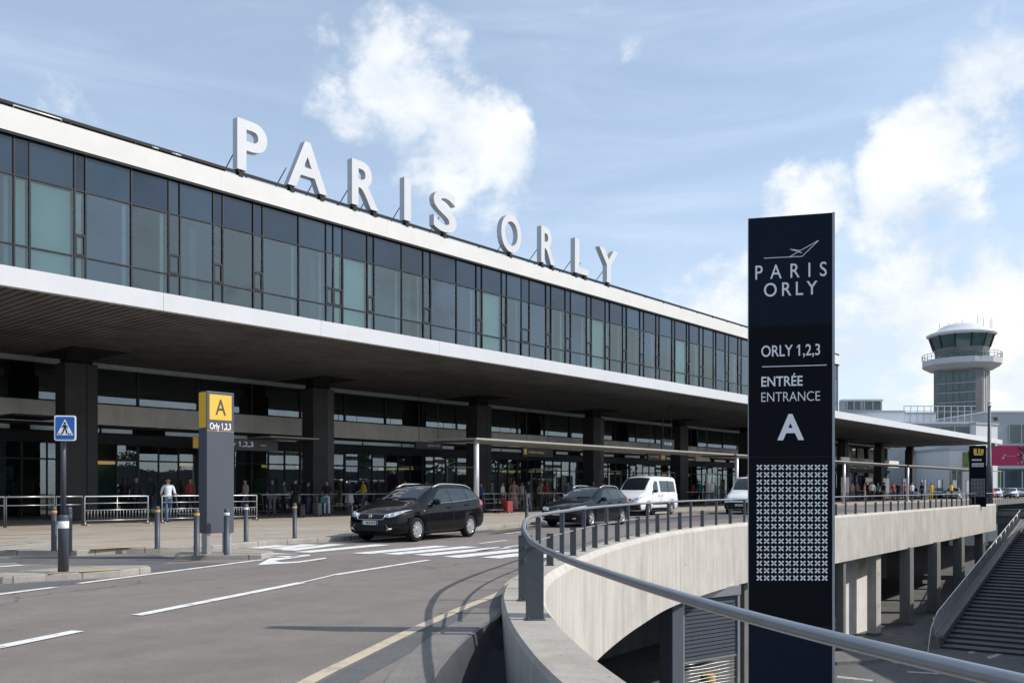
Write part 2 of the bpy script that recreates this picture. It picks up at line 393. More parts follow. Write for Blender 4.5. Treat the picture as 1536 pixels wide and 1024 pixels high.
def lettering(mb, txt, o, xd, ud, width=None, height=None, bold=0.012, depth=0.004, align='l', spacing=1.0, mi=0):
    """flat raised lettering: o origin (lower left), xd/ud unit vectors, fit to width and cap height"""
    bm = text_bm(txt, bold, 0.02, spacing)
    if '1' in txt and not txt.startswith('1'):
        bmesh.ops.remove_doubles(bm, verts=bm.verts, dist=1e-5); seen = set(); isl = []
        for v in bm.verts:
            if v in seen: continue
            st = [v]; seen.add(v); cur = []
            while st:
                q = st.pop(); cur.append(q)
                for e in q.link_edges:
                    r = e.other_vert(q)
                    if r not in seen: seen.add(r); st.append(r)
            isl.append(cur)
        isl.sort(key=lambda c: min(v.co.x for v in c))
        c = isl[len(txt[:txt.index('1')].replace(' ', ''))]
        xa = min(v.co.x for v in c); yb = max(v.co.y for v in c); hh = yb-min(v.co.y for v in c); zt = max(v.co.z for v in c)
        bm.faces.new([bm.verts.new((xa+.01, yb, zt)), bm.verts.new((xa-.2*hh, yb-.2*hh, zt)), bm.verts.new((xa-.2*hh, yb-.33*hh, zt)), bm.verts.new((xa+.01, yb-.17*hh, zt))])
    xs = [v.co.x for v in bm.verts]; ys = [v.co.y for v in bm.verts]
    x0, x1, y0, y1 = min(xs), max(xs), min(ys), max(ys)
    base = 0.0
    sy = height/(y1-base) if height else 1
    sx = width/(x1-x0) if width else sy
    if not height: sy = sx
    o, xd, ud = Vector(o), Vector(xd), Vector(ud); nd = xd.cross(ud)
    off = {'l': 0, 'c': -(x1-x0)*sx/2, 'r': -(x1-x0)*sx}[align]
    mp = {}
    for v in bm.verts:
        mp[v] = mb.bm.verts.new(o+xd*((v.co.x-x0)*sx+off)+ud*((v.co.y-base)*sy)+nd*(depth if v.co.z > 0 else -0.002))
    for f in bm.faces:
        try: g = mb.bm.faces.new([mp[v] for v in f.verts]); g.material_index = mi
        except ValueError: pass
    bm.free()
SKY_STR, EXPO = 0.13, 0.25
CLOUD_LO, CLOUD_HI = (4.9, 5.45, 6.2), (7.0, 7.1, 7.2)
CLOUD_BLOBS = [(580,100,80,.58),(650,95,80,.56),(640,130,95,.62),(690,165,90,.62),(735,200,65,.52),(650,210,80,.5),(490,92,75,.46),(425,95,60,.38),(560,150,80,.42),
      (1515,45,75,.5),(1500,110,85,.6),(1470,160,80,.58),(1420,190,80,.62),(1385,225,70,.58),(1350,255,60,.54),(1200,305,62,.62),(1225,290,50,.5),
      (1040,395,60,.45),(1090,460,90,.42),(1280,470,110,.42),(1330,440,100,.4),(1430,345,80,.46),(1500,400,110,.46),(1400,420,110,.36),(1500,520,140,.48),(1330,540,140,.46),(1240,580,140,.46),(1130,560,120,.45),(1100,640,180,.5),(860,25,100,.1),(60,190,110,.16),
      (-500,200,260,.6),(2300,300,300,.6),(2900,500,350,.6),(1900,150,150,.55)]
HAZE = (5.5, 6.65, 8.0)
# ================================================================== GROUND AND ROAD DECK
ZL = -6.4                                         # lower road level
inner = [(0.5,-1.2),(2.4,0.6),(1.75,2.2),(1.3,3.5),(1.02,4.7),(0.825,5.74),(0.66,6.75),(0.50,8.2),(0.42,9.6),(0.40,10.6),(0.46,11.9),(0.67,13.45),(1.12,15.5),(1.91,18.5),(3.25,22.4),(5.02,26.6),(8.5,32.4),(14.9,40.9),(26.5,56.0),(39.5,72.9)]
inner = inner[1:]
I3 = catmull([(x, y, 0) for x, y in inner], 9)
def offs(path, w):
    out = []
    for i, p in enumerate(path):
        d = path[min(i+1, len(path)-1)]-path[max(i-1, 0)]; d.normalize()
        out.append(p+Vector((-d.y, d.x, 0))*w)
    return out
WTH = 0.52
O3 = offs(I3, WTH)
CEN = offs(I3, WTH/2)
ZW = 0.15
# kerb edge of the sunken channel that runs beside the near end of the wall
chan = catmull([(p.x, p.y, 0) for p in (Vector((1.35,0.3)), Vector((0.55,1.7)), Vector((-0.05,3.2)), Vector((-0.42,4.9)), gp(651,1024), gp(674,986), gp(698,960), gp(727,938), gp(746,926.5), Vector((-0.09,10.4)))], 6)
far_wall = [p for p in CEN if p.y > 10.6]
deck = [(p.x, p.y) for p in chan]+[(p.x, p.y) for p in far_wall]+[(120,177),(120,330),(-260,330),(-260,-60),(60,-60),(60,-6),(6,-1.5),(2.6,-0.6)]
tag(MB().poly(deck, 0.0).build('road', 'asphalt'), kind='structure')
tag(MB().poly([(-900,-600),(1500,-600),(1500,1800),(-900,1800)], ZL-0.25).build('terrain', 'earth'), kind='structure')
tag(MB().poly([(-40,-30),(170,-30),(170,190),(40,150),(-10,60)], ZL).build('lower_road', 'asphalt_low'), kind='structure')
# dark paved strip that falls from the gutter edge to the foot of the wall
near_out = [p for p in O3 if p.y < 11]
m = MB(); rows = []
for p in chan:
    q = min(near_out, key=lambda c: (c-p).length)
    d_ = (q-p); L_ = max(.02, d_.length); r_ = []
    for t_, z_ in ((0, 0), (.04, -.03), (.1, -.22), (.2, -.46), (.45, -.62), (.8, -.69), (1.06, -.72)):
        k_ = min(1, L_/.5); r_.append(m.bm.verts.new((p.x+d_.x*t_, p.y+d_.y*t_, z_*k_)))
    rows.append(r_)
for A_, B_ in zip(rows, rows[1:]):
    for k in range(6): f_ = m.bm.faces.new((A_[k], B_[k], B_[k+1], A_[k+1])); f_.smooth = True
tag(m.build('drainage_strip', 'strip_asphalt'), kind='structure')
# gutter: cream line, asphalt strip, stone strip
cream = [gp(430,1044), gp(460,1024), gp(540,984), gp(620,945), gp(690,914), gp(755,887)]
cream = catmull([Vector((-1.9,3.4,0)), Vector((-1.72,4.8,0))]+cream[1:]+[Vector((0.03,13.6,0)), Vector((0.55,16,0)), Vector((1.3,18.9,0))], 6)
def ribbon(path, w, z, name, m, kind='structure'):
    a = offs(path, w/2); b = offs(path, -w/2); mb = MB()
    for i in range(len(path)-1):
        f = mb.face([(b[i].x,b[i].y,z),(b[i+1].x,b[i+1].y,z),(a[i+1].x,a[i+1].y,z),(a[i].x,a[i].y,z)])
    return tag(mb.build(name, m, weld=True), kind=kind)
ribbon(cream, 0.13, 0.008, 'edge_line', 'road_cream')
mid = []
for p in cream[6:]:
    q = min(chan+far_wall, key=lambda c: (c-p).length); mid.append((p+q)/2)
ribbon(offs(cream, -0.22)[:], 0.27, 0.004, 'gutter_strip', 'asphalt_dark')
ch2 = [p for p in chan if p.y > 2.5]
ribbon(offs(ch2, 0.19), 0.33, 0.0065, 'gutter_stone', 'gutter_stone')
# ---- kerbed pavement in front of the terminal
kb = [(-420,845),(-200,838),(-60,834),(0,832.6),(115,833.4),(190,829.6),(240,828.6),(320,825.5),(400,818),(446,815),(500,812),(560,807),(640,801.5),(720,794.5),(768,790),(830,784),(885,776.5)]
kerbline = [gp(x, y) for x, y in kb]+[fpt(s, -27.2) for s in (48, 60, 80, 100, 130)]
kerbline = [Vector((p.x, p.y, 0)) for p in kerbline]
kin = offs(kerbline, 0.22)
ZS = 0.12
m = MB()
for i in range(len(kerbline)-1):
    a, b, c, d = kerbline[i], kerbline[i+1], kin[i+1], kin[i]
    m.face([(a.x,a.y,-0.02),(b.x,b.y,-0.02),(b.x,b.y,ZS-0.015),(a.x,a.y,ZS-0.015)])
    m.face([(a.x,a.y,ZS-0.015),(b.x,b.y,ZS-0.015),(b.x*.9+c.x*.1,b.y*.9+c.y*.1,ZS+0.003),(a.x*.9+d.x*.1,a.y*.9+d.y*.1,ZS+0.003)])
    m.face([(a.x*.9+d.x*.1,a.y*.9+d.y*.1,ZS+0.003),(b.x*.9+c.x*.1,b.y*.9+c.y*.1,ZS+0.003),(c.x,c.y,ZS+0.003),(d.x,d.y,ZS+0.003)])
tag(m.build('kerb', 'kerbstone', weld=True), kind='structure')
pv = [(p.x, p.y) for p in kin]+[tuple(fpt(130,-40).xy), tuple(fpt(-45,-40).xy)]
tag(MB().poly(pv, ZS).build('pavement', 'paving'), kind='structure')
# islands
def island(px, name, z=0.12):
    pts = [gp(x, y) for x, y in px]
    c = sum(pts, Vector())/len(pts)
    m = MB(); top = [c+(p-c)*0.985 for p in pts]; N = len(pts)
    for i in range(N):
        a, b, e, f = pts[i], pts[(i+1) % N], top[(i+1) % N], top[i]
        m.face([(a.x,a.y,-0.01),(b.x,b.y,-0.01),(b.x,b.y,z-0.02),(a.x,a.y,z-0.02)])
        m.face([(a.x,a.y,z-0.02),(b.x,b.y,z-0.02),(e.x,e.y,z),(f.x,f.y,z)])
    m.poly([(p.x, p.y) for p in top], z)
    return tag(m.build(name, 'kerbstone', weld=True), kind='structure')
island([(-30,876.5),(20,874),(67,870.5),(102,868.8),(180,864),(226,858.5),(222,856.5),(188,855.8),(112,858),(45,864),(-20,870)], 'traffic_island', 0.1)
island([(262,838.5),(300,839.5),(340,839),(392,838.5),(410,834),(405,831),(370,829.5),(300,831),(268,835)], 'traffic_island', 0.1)
# painted things on the ground
def quad_marks(name, quads, m, z=0.005):
    mb = MB()
    for q in quads: mb.poly([gp(x, y, z if z < 0.1 else z).xy for x, y in q], z)
    return tag(mb.build(name, m), kind='structure')
def line_mark(mb, a, b, w, z=0.009):
    A, B = gp(*a, 0), gp(*b, 0); d = (B-A).normalized(); n = Vector((-d.y, d.x, 0))*(w/2)
    mb.poly([(A-n).xy, (B-n).xy, (B+n).xy, (A+n).xy], z)
m = MB()
line_mark(m, (-160,1003), (117,946.6), 0.155); line_mark(m, (205,923), (452,874), 0.155); line_mark(m, (500,862.6), (642,840), 0.13)
line_mark(m, (716,826.5), (800,815), 0.13)
tag(m.build('lane_marking', 'road_white'), kind='structure')
m = MB()
line_mark(m, (452,874), (500,862.6), 0.06); line_mark(m, (118,875.2), (392,839.6), 0.13); line_mark(m, (-60,899), (82,881), 0.13); line_mark(m, (-60,854), (33,847.5), 0.2); line_mark(m, (0,846), (25,845.3), 0.1)
line_mark(m, (720,815), (760,810), 0.12); line_mark(m, (757,800.5), (790,797), 0.12)
tag(m.build('edge_marking', 'road_white'), kind='structure')
m = MB()
for a, b in (((380,823.6),(424,819)),((412,824.8),(466,817.6)),((430,826.6),(506,817.4)),((452,829.6),(575,818)),((540,831.5),(664,820)),((585,832.5),(707,821)),((632,834),(757,822.2)),((676,837),(800,824)),((735,838),(830,827)),((790,838),(880,828))):
    line_mark(m, (a[0],a[1]-1.2), (b[0],b[1]-1.2), 0.48)
tag(m.build('crossing_stripes', 'road_white'), kind='structure')
m = MB()
for q in ([(386,847.6),(404,837.6),(432,835.5),(463,831.8),(467,833),(430,838.6),(412,841),(422,843.3),(446,842.2),(488,836.4),(490,837.8),(448,844)],
          [(398,833.5),(440,834),(463,831.2),(438,836)], [(396,829),(448,831.2),(400,831.6)]):
    m.poly([gp(x, y).xy for x, y in q], 0.009)
tag(m.build('arrow_marking', 'road_white'), kind='structure')
quad_marks('asphalt_patch', [[(-60,836),(118,837.5),(236,831),(262,839),(240,846),(120,846.5),(-60,842)], [(190,851),(240,845.5),(300,843),(345,843.6),(225,858)], [(-60,878),(60,872.5),(145,868),(150,872),(60,880),(-60,893)]], 'asphalt_dark', 0.004)
quad_marks('bay_patch', [[(500,816),(700,800),(768,795),(830,790),(1000,783),(1300,766),(1240,760),(1000,772),(880,780.5),(768,791),(560,809.5)]], 'asphalt_dark', 0.0045)
ym = MB()
def ymark(a, b, w): 
    A, B = gp(*a, ZS), gp(*b, ZS); d = (B-A).normalized(); n = Vector((-d.y, d.x, 0))*(w/2)
    ym.poly([(A-n).xy, (B-n).xy, (B+n).xy, (A+n).xy], ZS+0.008)
for a, b, w in (((-40,803),(78,800.5),0.16),((10,795),(110,793),0.14),((134,823.5),(222,819.2),0.3),((170,788),(212,786.5),0.16),((255,790.5),(290,789.5),0.15),((-20,808),(40,806.5),0.2),((940,779),(1060,769.5),0.25),((740,795),(800,787.6),0.2)): ymark(a, b, w)
tag(ym.build('pavement_marking', 'faded_yellow'), kind='structure')
ym = MB()
for a, b, w in (((0,818),(68,812),0.12),((10,824.5),(50,822),0.2),((0,814),(60,812),0.1),((440,797),(510,793.6),0.15)): ymark(a, b, w)
tag(ym.build('pavement_line', 'faded_white'), kind='structure')
ym = MB()
for a, b in (((118,857.5),(180,853.8)),((70,860),(112,857))):
    A, B = gp(*a, 0.1), gp(*b, 0.1); d = (B-A).normalized(); n = Vector((-d.y, d.x, 0))*0.09
    ym.poly([(A-n).xy, (B-n).xy, (B+n).xy, (A+n).xy], 0.108)
for a, b in (((268,834),(310,831.8)),((350,829.5),(392,829.6))):
    A, B = gp(*a, 0.1), gp(*b, 0.1); d = (B-A).normalized(); n = Vector((-d.y, d.x, 0))*0.07
    ym.poly([(A-n).xy, (B-n).xy, (B+n).xy, (A+n).xy], 0.108)
tag(ym.build('island_marking', 'faded_yellow'), kind='structure')

# ================================================================== CURVED PARAPET WALL
wall = thing('parapet_wall', 'long pale concrete parapet wall sweeping round the edge of the upper road above the sunken lower road', 'wall', (I3[0].x, I3[0].y, 0))
WO = Vector((I3[0].x, I3[0].y, 0))
def path_index(Y): return min(range(len(I3)), key=lambda i: abs(I3[i].y-Y) if I3[i].y > 3 else 99)
def ipx(px):                       # station of the far run seen at picture column px
    best = min((i for i in range(len(I3)) if I3[i].y > 11), key=lambda i: abs((I3[i].x/I3[i].y)-(px-HX)/FO)); return best
cuts = [0, path_index(4.6), ipx(906), ipx(1024), ipx(1150), ipx(1240), ipx(1332), ipx(1417), ipx(1452), len(I3)-1]
def wall_panel(i0, i1):
    m = MB(); prev = None
    for k in range(i0, i1+1):
        I, O = I3[k].copy(), O3[k].copy()
        if k == i0 and i0 > 0: d = (I3[k+1]-I).normalized()*0.012; I += d; O += d
        n = (O-I).normalized(); zo = -1.1
        prof = [O+Vector((0,0,zo)), O+Vector((0,0,ZW-0.04)), O-n*0.03+Vector((0,0,ZW)), I+n*0.085+Vector((0,0,ZW)), I+n*0.02+Vector((0,0,ZW-0.075)), I+Vector((0,0,ZW-0.11)), I+Vector((0,0,-2.02)), I+n*0.22+Vector((0,0,-2.02)), I+n*0.22+Vector((0,0,zo))]
        cur = [m.bm.verts.new(p-WO) for p in prof]
        if prev:
            for j in range(9):
                f = m.bm.faces.new((prev[j], prev[(j+1) % 9], cur[(j+1) % 9], cur[j])); f.material_index = 1 if j in (1, 2) else 0
        else: m.bm.faces.new(cur)
        prev = cur
    m.bm.faces.new(prev[::-1])
    return m.build('wall_panel', ['concrete', 'concrete_top'], wall)
for a, b in zip(cuts, cuts[1:]): wall_panel(a, b)
m = MB(); prev = None
for k in range(len(I3)):
    I, O = I3[k], O3[k]; n = (O-I).normalized()
    cur = [m.bm.verts.new(p-WO) for p in (I+n*0.03+Vector((0,0,-1.9)), I+n*0.06+Vector((0,0,ZW-0.13)), O-n*0.06+Vector((0,0,ZW-0.1)), O-n*0.06+Vector((0,0,-1.0)))]
    if prev:
        for j in range(3): m.bm.faces.new((prev[j], prev[j+1], cur[j+1], cur[j]))
    prev = cur
m.build('joint_filler', 'joint', wall)
# slab under the road and the undercroft
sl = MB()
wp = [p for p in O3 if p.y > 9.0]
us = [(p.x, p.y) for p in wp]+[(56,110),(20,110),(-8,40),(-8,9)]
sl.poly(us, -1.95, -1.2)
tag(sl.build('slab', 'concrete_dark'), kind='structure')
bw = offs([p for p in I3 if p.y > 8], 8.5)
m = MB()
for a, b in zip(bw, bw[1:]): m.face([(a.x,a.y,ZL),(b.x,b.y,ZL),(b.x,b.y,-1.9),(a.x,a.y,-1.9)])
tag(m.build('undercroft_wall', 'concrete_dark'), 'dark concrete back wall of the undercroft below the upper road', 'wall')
# pale wall panel under the deck near the totem
A, B = dp(1266,900,46.8), dp(1302,900,49.2)
m = MB(); m.prism([(0,0),(1,0),(1,1),(0,1)], lambda a, b: (A.x+(B.x-A.x)*a, A.y+(B.y-A.y)*a, ZL+b*4.4), lambda a, b: (A.x+(B.x-A.x)*a+.05, A.y+(B.y-A.y)*a+.25, ZL+b*4.4))
tag(m.build('partition_wall', 'band'), 'pale grey partition wall between concrete pillars under the road deck', 'wall')
# pillars under the deck; shade put into the greys, the broad one kept paler
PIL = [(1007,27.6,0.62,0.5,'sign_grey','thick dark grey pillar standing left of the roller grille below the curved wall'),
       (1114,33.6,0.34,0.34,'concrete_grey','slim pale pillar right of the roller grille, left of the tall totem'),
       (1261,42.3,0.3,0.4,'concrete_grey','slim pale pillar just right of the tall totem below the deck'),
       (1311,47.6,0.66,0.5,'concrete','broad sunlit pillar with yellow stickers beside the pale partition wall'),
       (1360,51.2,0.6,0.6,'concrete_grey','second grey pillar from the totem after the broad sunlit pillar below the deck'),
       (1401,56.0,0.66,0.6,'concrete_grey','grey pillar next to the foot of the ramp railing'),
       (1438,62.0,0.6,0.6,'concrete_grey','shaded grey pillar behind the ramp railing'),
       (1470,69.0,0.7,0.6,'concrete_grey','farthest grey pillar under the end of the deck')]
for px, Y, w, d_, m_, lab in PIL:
    p = dp(px, 800, Y)
    t = thing('pillar', lab, 'pillar', (p.x, p.y, ZL), TH-R(3), 'pillars under the road deck')
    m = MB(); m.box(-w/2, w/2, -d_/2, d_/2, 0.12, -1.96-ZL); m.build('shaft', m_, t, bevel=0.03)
    m = MB(); m.box(-w/2-.06, w/2+.06, -d_/2-.06, d_/2+.06, 0, 0.12); m.build('plinth', 'concrete_dark', t)
    if px == 1311:
        m = MB()
        for z in (1.5, 3.2): m.box(-.02, .16, -d_/2-.01, -d_/2, z, z+.13, 0)
        m.box(-.05, .05, -d_/2-.012, -d_/2, 2.5, 2.56, 0)
        m.build('sticker', 'faded_yellow', t)
# roller grille below the curved wall
A, B = dp(1024,950,29.6), dp(1104,950,31.2)
dv = (B-A); dv.z = 0; Lg = dv.length
t = thing('roller_grille', 'silver roller grille of horizontal bars closing an opening below the curved wall', 'grille', (A.x, A.y, ZL), math.atan2(dv.y, dv.x))
m = MB(); m.box(-.1, 0, -.08, .08, 0, 4.4); m.box(Lg, Lg+.12, -.08, .08, 0, 4.4); m.box(-.1, Lg+.12, -.12, .12, 4.1, 4.42); m.box(0, Lg, -.04, .04, 1.98, 2.04)
m.build('frame', 'galvanised', t)
m = MB()
for k in range(17): m.tube([(Lg*i/6, .02*math.sin(k*3+i*2), 0.1+k*.115+.012*math.sin(i*1.3+k)) for i in range(7)], .014, 5)
m.build('grille_bars', 'galvanised', t)
m = MB()
for k in range(15): m.box(0, Lg, -.02+.004*(k % 2), .03, 2.06+k*.136, 2.06+k*.136+.105)
m.build('shutter_slats', 'sign_grey', t)
p = dp(1062, 960, 33)
t = thing('drum', 'dull yellow drum half seen behind the roller grille', 'drum', (p.x, p.y, ZL))
m = MB(); m.lathe([(0,.0),(.28,.0),(.3,.03),(.285,.3),(.3,.33),(.285,.36),(.285,.6),(.3,.63),(.285,.66),(.28,.93),(.26,.95),(0,.94)], 20); m.build('barrel', 'drum_yellow', t)
p = dp(950, 975, 27)
t = thing('stacked_pallets', 'stack of dim wooden pallets in the dark undercroft below the curved wall', 'pallets', (p.x, p.y, ZL), 0.4)
for k in range(9):
    m = MB()
    for j in range(5): m.box(-.6, .6, -.5+j*.225, -.5+j*.225+.12, .11, .13)
    for j in range(3): m.box(-.6+j*.55, -.6+j*.55+.1, -.5, .52, 0, .11)
    o = m.build('pallet', 'shop_wood', t); o.location.z = k*.135

# low kerbed island on the lower road
isl = [(1200,993),(1256,997),(1318,993),(1346,985),(1352,978),(1330,972),(1290,966),(1256,964),(1200,962)]
pts = [gp(x, y, ZL) for x, y in isl]
tag(MB().poly([p.xy for p in pts], ZL-.02, ZL+.14).build('lower_kerb_island', 'concrete_grey'), kind='structure')
m = MB()
def low_mark(q): m.poly([gp(x, y, ZL).xy for x, y in q], ZL+.008)
for q in ([(1338,993),(1352,985),(1363,986),(1345,995)],[(1368,993),(1382,988),(1388,990),(1374,995)],[(1398,997),(1412,994),(1416,996),(1400,999)],[(1360,1006),(1450,1011),(1450,1013),(1360,1008)],
          [(1256,1013),(1310,1019),(1308,1021),(1256,1016)],[(1435,958),(1470,954),(1472,956),(1440,961)],[(1480,985),(1500,978),(1506,980),(1484,988)],[(1452,978),(1462,974),(1468,976),(1456,980)],[(1470,962),(1536,968),(1536,970),(1470,965)],[(1500,962),(1512,957),(1520,959),(1506,964)]): low_mark(q)
tag(m.build('lower_markings', 'faded_white'), kind='structure')
# ---- ramp rising from the lower road
a0, a1 = Vector((20.9,43.6,ZL)), Vector((39.9,70.5,-2.5))
rd = Vector((a1.x-a0.x, a1.y-a0.y, 0)).normalized(); rn = Vector((rd.y, -rd.x, 0))
def rp(t, w, dz=0): 
    p = a0.lerp(a1, t); return Vector((p.x, p.y, p.z+dz))+rn*w
m = MB(); N_ = 34
for k in range(int(N_*1.3)):
    t0, t1 = k/N_, (k+1)/N_; z0 = (a1.z-a0.z)*t0+.0; z1 = (a1.z-a0.z)*t1
    A_, B_, C_, D_ = rp(t0,0), rp(t0,14), rp(t1,14), rp(t1,0)
    zt = a0.z+z1
    m.face([Vector((A_.x,A_.y,a0.z+z0)), Vector((B_.x,B_.y,a0.z+z0)), Vector((B_.x,B_.y,zt)), Vector((A_.x,A_.y,zt))], 1)
    m.face([Vector((A_.x,A_.y,zt)), Vector((B_.x,B_.y,zt)), Vector((C_.x,C_.y,zt)), Vector((D_.x,D_.y,zt))], 0)
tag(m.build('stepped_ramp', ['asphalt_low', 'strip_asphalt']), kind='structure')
t = thing('ramp_wall', 'low concrete side wall climbing beside the broad stepped ramp', 'wall', a0)
m = MB()
P = [(rp(0,-.5)-a0), (rp(1.25,-.5)-a0)]
m.prism([(0,0),(1,0),(1,1),(0,1)], lambda u, v: rp(u*1.2, -.45, -0.6+v*1.15)-a0, lambda u, v: rp(u*1.2, -.02, -0.6+v*1.15)-a0)
m.build('upstand', 'concrete_grey', t)
m = MB(); m.prism([(0,0),(1,0),(1,1),(0,1)], lambda u, v: rp(u*1.2, -.02, .5+v*.14)-a0, lambda u, v: rp(u*1.2, .14, .5+v*.14)-a0); m.build('coping', 'concrete_grey', t)
t = thing('ramp_railing', 'metal railing with mesh infill climbing on the ramp side wall', 'railing', rp(0,-.3,.45))
o0 = rp(0,-.3,.45)
m = MB(); m.tube([rp(-.06,-.3,-.5)-o0, rp(-.02,-.3,1.1)-o0, rp(.03,-.3,1.5)-o0, rp(1.15,-.3,1.5)-o0], .035, 8); m.build('handrail', 'galvanised', t)
m = MB(); m.tube([rp(0,-.3,.6)-o0, rp(1.15,-.3,.6)-o0], .025, 6); m.build('bottom_rail', 'galvanised', t)
for k in range(15): MB().tube([rp(k/13,-.3,.45)-o0, rp(k/13,-.3,1.5)-o0], .03, 6).build('post', 'galvanised', t)
m = MB()
for k in range(420): m.bar(rp(k/370,-.3,.6)-o0, rp(k/370,-.3,1.48)-o0, .02, .02)
m.build('infill', 'galvanised', t)
# unseen wall added on the far side of the sunken road to shade it
m = MB()
rw = [Vector((26.8,26,0)), Vector((26.8,42,0)), Vector((35.3,54,0)), Vector((47.2,72,0))]
for a, b in zip(rw, rw[1:]):
    m.prism([(0,0),(1,0),(1,1),(0,1)], lambda u, v: (a.x+(b.x-a.x)*u, a.y+(b.y-a.y)*u, ZL+v*9.6), lambda u, v: (a.x+(b.x-a.x)*u+.6, a.y+(b.y-a.y)*u-.1, ZL+v*9.6))
tag(m.build('shade_wall', 'concrete_grey'), 'unseen grey wall added on the far side of the sunken road to shade it', 'wall')
# bridge deck beyond the end of the parapet wall
b0, b1 = dp(1494,768,76), Vector((78,74,0))
t = thing('bridge', 'dark flat footbridge crossing the ramp beyond the end of the parapet wall', 'bridge', (b0.x, b0.y, 0))
d = Vector((b1.x-b0.x, b1.y-b0.y, 0)); Lb = d.length
t.rotation_euler.z = math.atan2(d.y, d.x)
MB().box(-.5, Lb, 0, 4, -1.6, -.65).build('deck', 'concrete_dark', t)
MB().box(-.5, Lb, -.12, -.002, -.95, -.55).build('edge_beam', 'concrete_grey', t)
rl = MB(); rl.tube([(0,.05,.95),(Lb,.05,.95)], .04, 6); rl.tube([(0,.05,-.4),(Lb,.05,-.4)], .03, 6); rl.build('rail', 'galvanised', t)
m = MB()
for k in range(int(Lb/.16)): m.bar((k*.16,.05,-.5),(k*.16,.05,.95), .02, .02)
m.build('balusters', 'post_steel', t)

# ================================================================== CURVED RAILING ON THE WALL
rail = thing('curved_railing', 'steel handrail on flat grey posts curving round the top of the concrete parapet wall', 'railing', (CEN[0].x, CEN[0].y, ZW))
RO = Vector((CEN[0].x, CEN[0].y, ZW))
def rz(y, k):
    if k < path_index(9): return 0.87
    return 0.87+min(1, max(0, (y-9)/3.2))*0.13
RC = [Vector((p.x, p.y, rz(p.y, k))) for k, p in enumerate(CEN)]
MB().tube([p-RO for p in RC], 0.028, 12).build('handrail', 'rail_steel', rail)
k0 = next(k for k, p in enumerate(CEN) if p.y > 9.3)
kk = ipx(985)
mid_ = [Vector((p.x, p.y, ZW+.46)) for p in CEN[k0:kk]]
MB().tube([p-RO for p in mid_], 0.016, 8).build('mid_rail', 'rail_steel', rail)
def post(k, tall, w=0.11, off=0.0, hl=.52):
    p = CEN[k]; dv = (CEN[min(k+1, len(CEN)-1)]-CEN[max(k-1, 0)]).normalized()
    nrm = Vector((-dv.y, dv.x, 0))
    c = p+nrm*off-RO
    z1 = (RC[k].z-.03 if tall else ZW+hl)-ZW
    M = Matrix(((dv.x, nrm.x, 0, c.x), (dv.y, nrm.y, 0, c.y), (0, 0, 1, 0), (0, 0, 0, 1)))
    m = MB()
    m.box(-.009, .009, -w/2, w/2, .008, z1 if w > .07 else z1, 0, M)
    m.box(.009, .05, -w/2, -w/2+.012, .008, z1*.98, 0, M)
    m.box(-.06, .075, -w/2-.015, w/2+.015, 0, .008, 0, M)
    for e in (-.035, .045): m.cyl(M @ Vector((e, w/2-.02, .008)), M @ Vector((e, w/2-.02, .03)), .01, 6)
    return m.build('post', 'post_steel', rail)
post(path_index(8.5), True, .17); post(path_index(9.95), True, .15)
MB().tube([RC[path_index(8.5)]-RO+Vector((0,0,-.12)), RC[path_index(9.95)]-RO+Vector((0,0,-.16))], .012, 6).build('tie_bar', 'rail_steel', rail)
post(min(range(60), key=lambda i: abs(CEN[i].y-2.2)), True, .17)
# stations along the far run, about 1.15 m apart
acc = 0; last = CEN[k0+6]; n = 0
i = k0+6
fine = []
for a, b in zip(range(k0+6, len(CEN)-1), range(k0+7, len(CEN))):
    for q in range(6): fine.append((CEN[a].lerp(CEN[b], q/6), a))
acc = 0
for (p, a), (q, b) in zip(fine, fine[1:]):
    acc += (q-p).length
    if acc >= (1.1 if q.y < 30 else 1.4):
        acc = 0; n += 1
        save = CEN[b].copy(); CEN[b] = q.copy()
        sv2 = RC[b].copy(); RC[b] = Vector((q.x, q.y, rz(q.y, b)))
        post(b, n % 2 == 1, .075 if n % 2 else .11)
        CEN[b] = save; RC[b] = sv2
        if n > 62: break
# ================================================================== TERMINAL
# local frame: x along the front, y into the building (0 at the canopy edge), z up
D0 = -26.3
T = thing('terminal_building', 'long glass terminal with white roof fascia, white edged canopy and dark columns', 'terminal', fpt(0, D0), TH)
def sx(px, e): return s_at(px, D0-e)
S0, S1 = -34, 125
m = MB(); k = S0
while k < S1:
    m.box(k, min(k+6, S1)-.007, -.06, .16, 6.9, 7.455); k += 6
m.build('canopy_fascia', 'white_panel', T, bevel=.006)
MB().box(S0, S1, .16, 14, 7.06, 7.40).build('canopy', 'soffit_black', T)
m = MB(); k = S0
while k < S1:
    m.box(k, k+.205, .2, 13.9, 6.93, 6.985); k += .28
m.build('soffit', 'soffit', T)
m = MB(); m.box(S0, S1, 13.3, 13.46, 6.72, 6.925); m.build('head_trim', 'trim_light', T)
# columns on a 12 m grid
for i, c in enumerate(range(4, 125, 12)):
    if c < -20: continue
    o = MB().box(c-.5, c+.5, 10.35, 11.05, ZS, 6.96).build('column', 'soffit_black', T)
    m = MB(); m.box(c-.65, c+.2, 10.2, 11.15, ZS+.02, 6.42); m.build('cladding', 'column_clad', o, bevel=.03)
    m = MB(); m.box(c+.215, c+.65, 10.2, 11.15, ZS+.02, 6.42); m.build('cladding', 'column_edge' if i % 2 == 0 else 'column_clad', o, bevel=.03)
    m = MB(); m.box(c-.75, c+1.45, 9.3, 13.1, 6.9, 6.925); m.build('recess_panel', 'soffit_black', o)
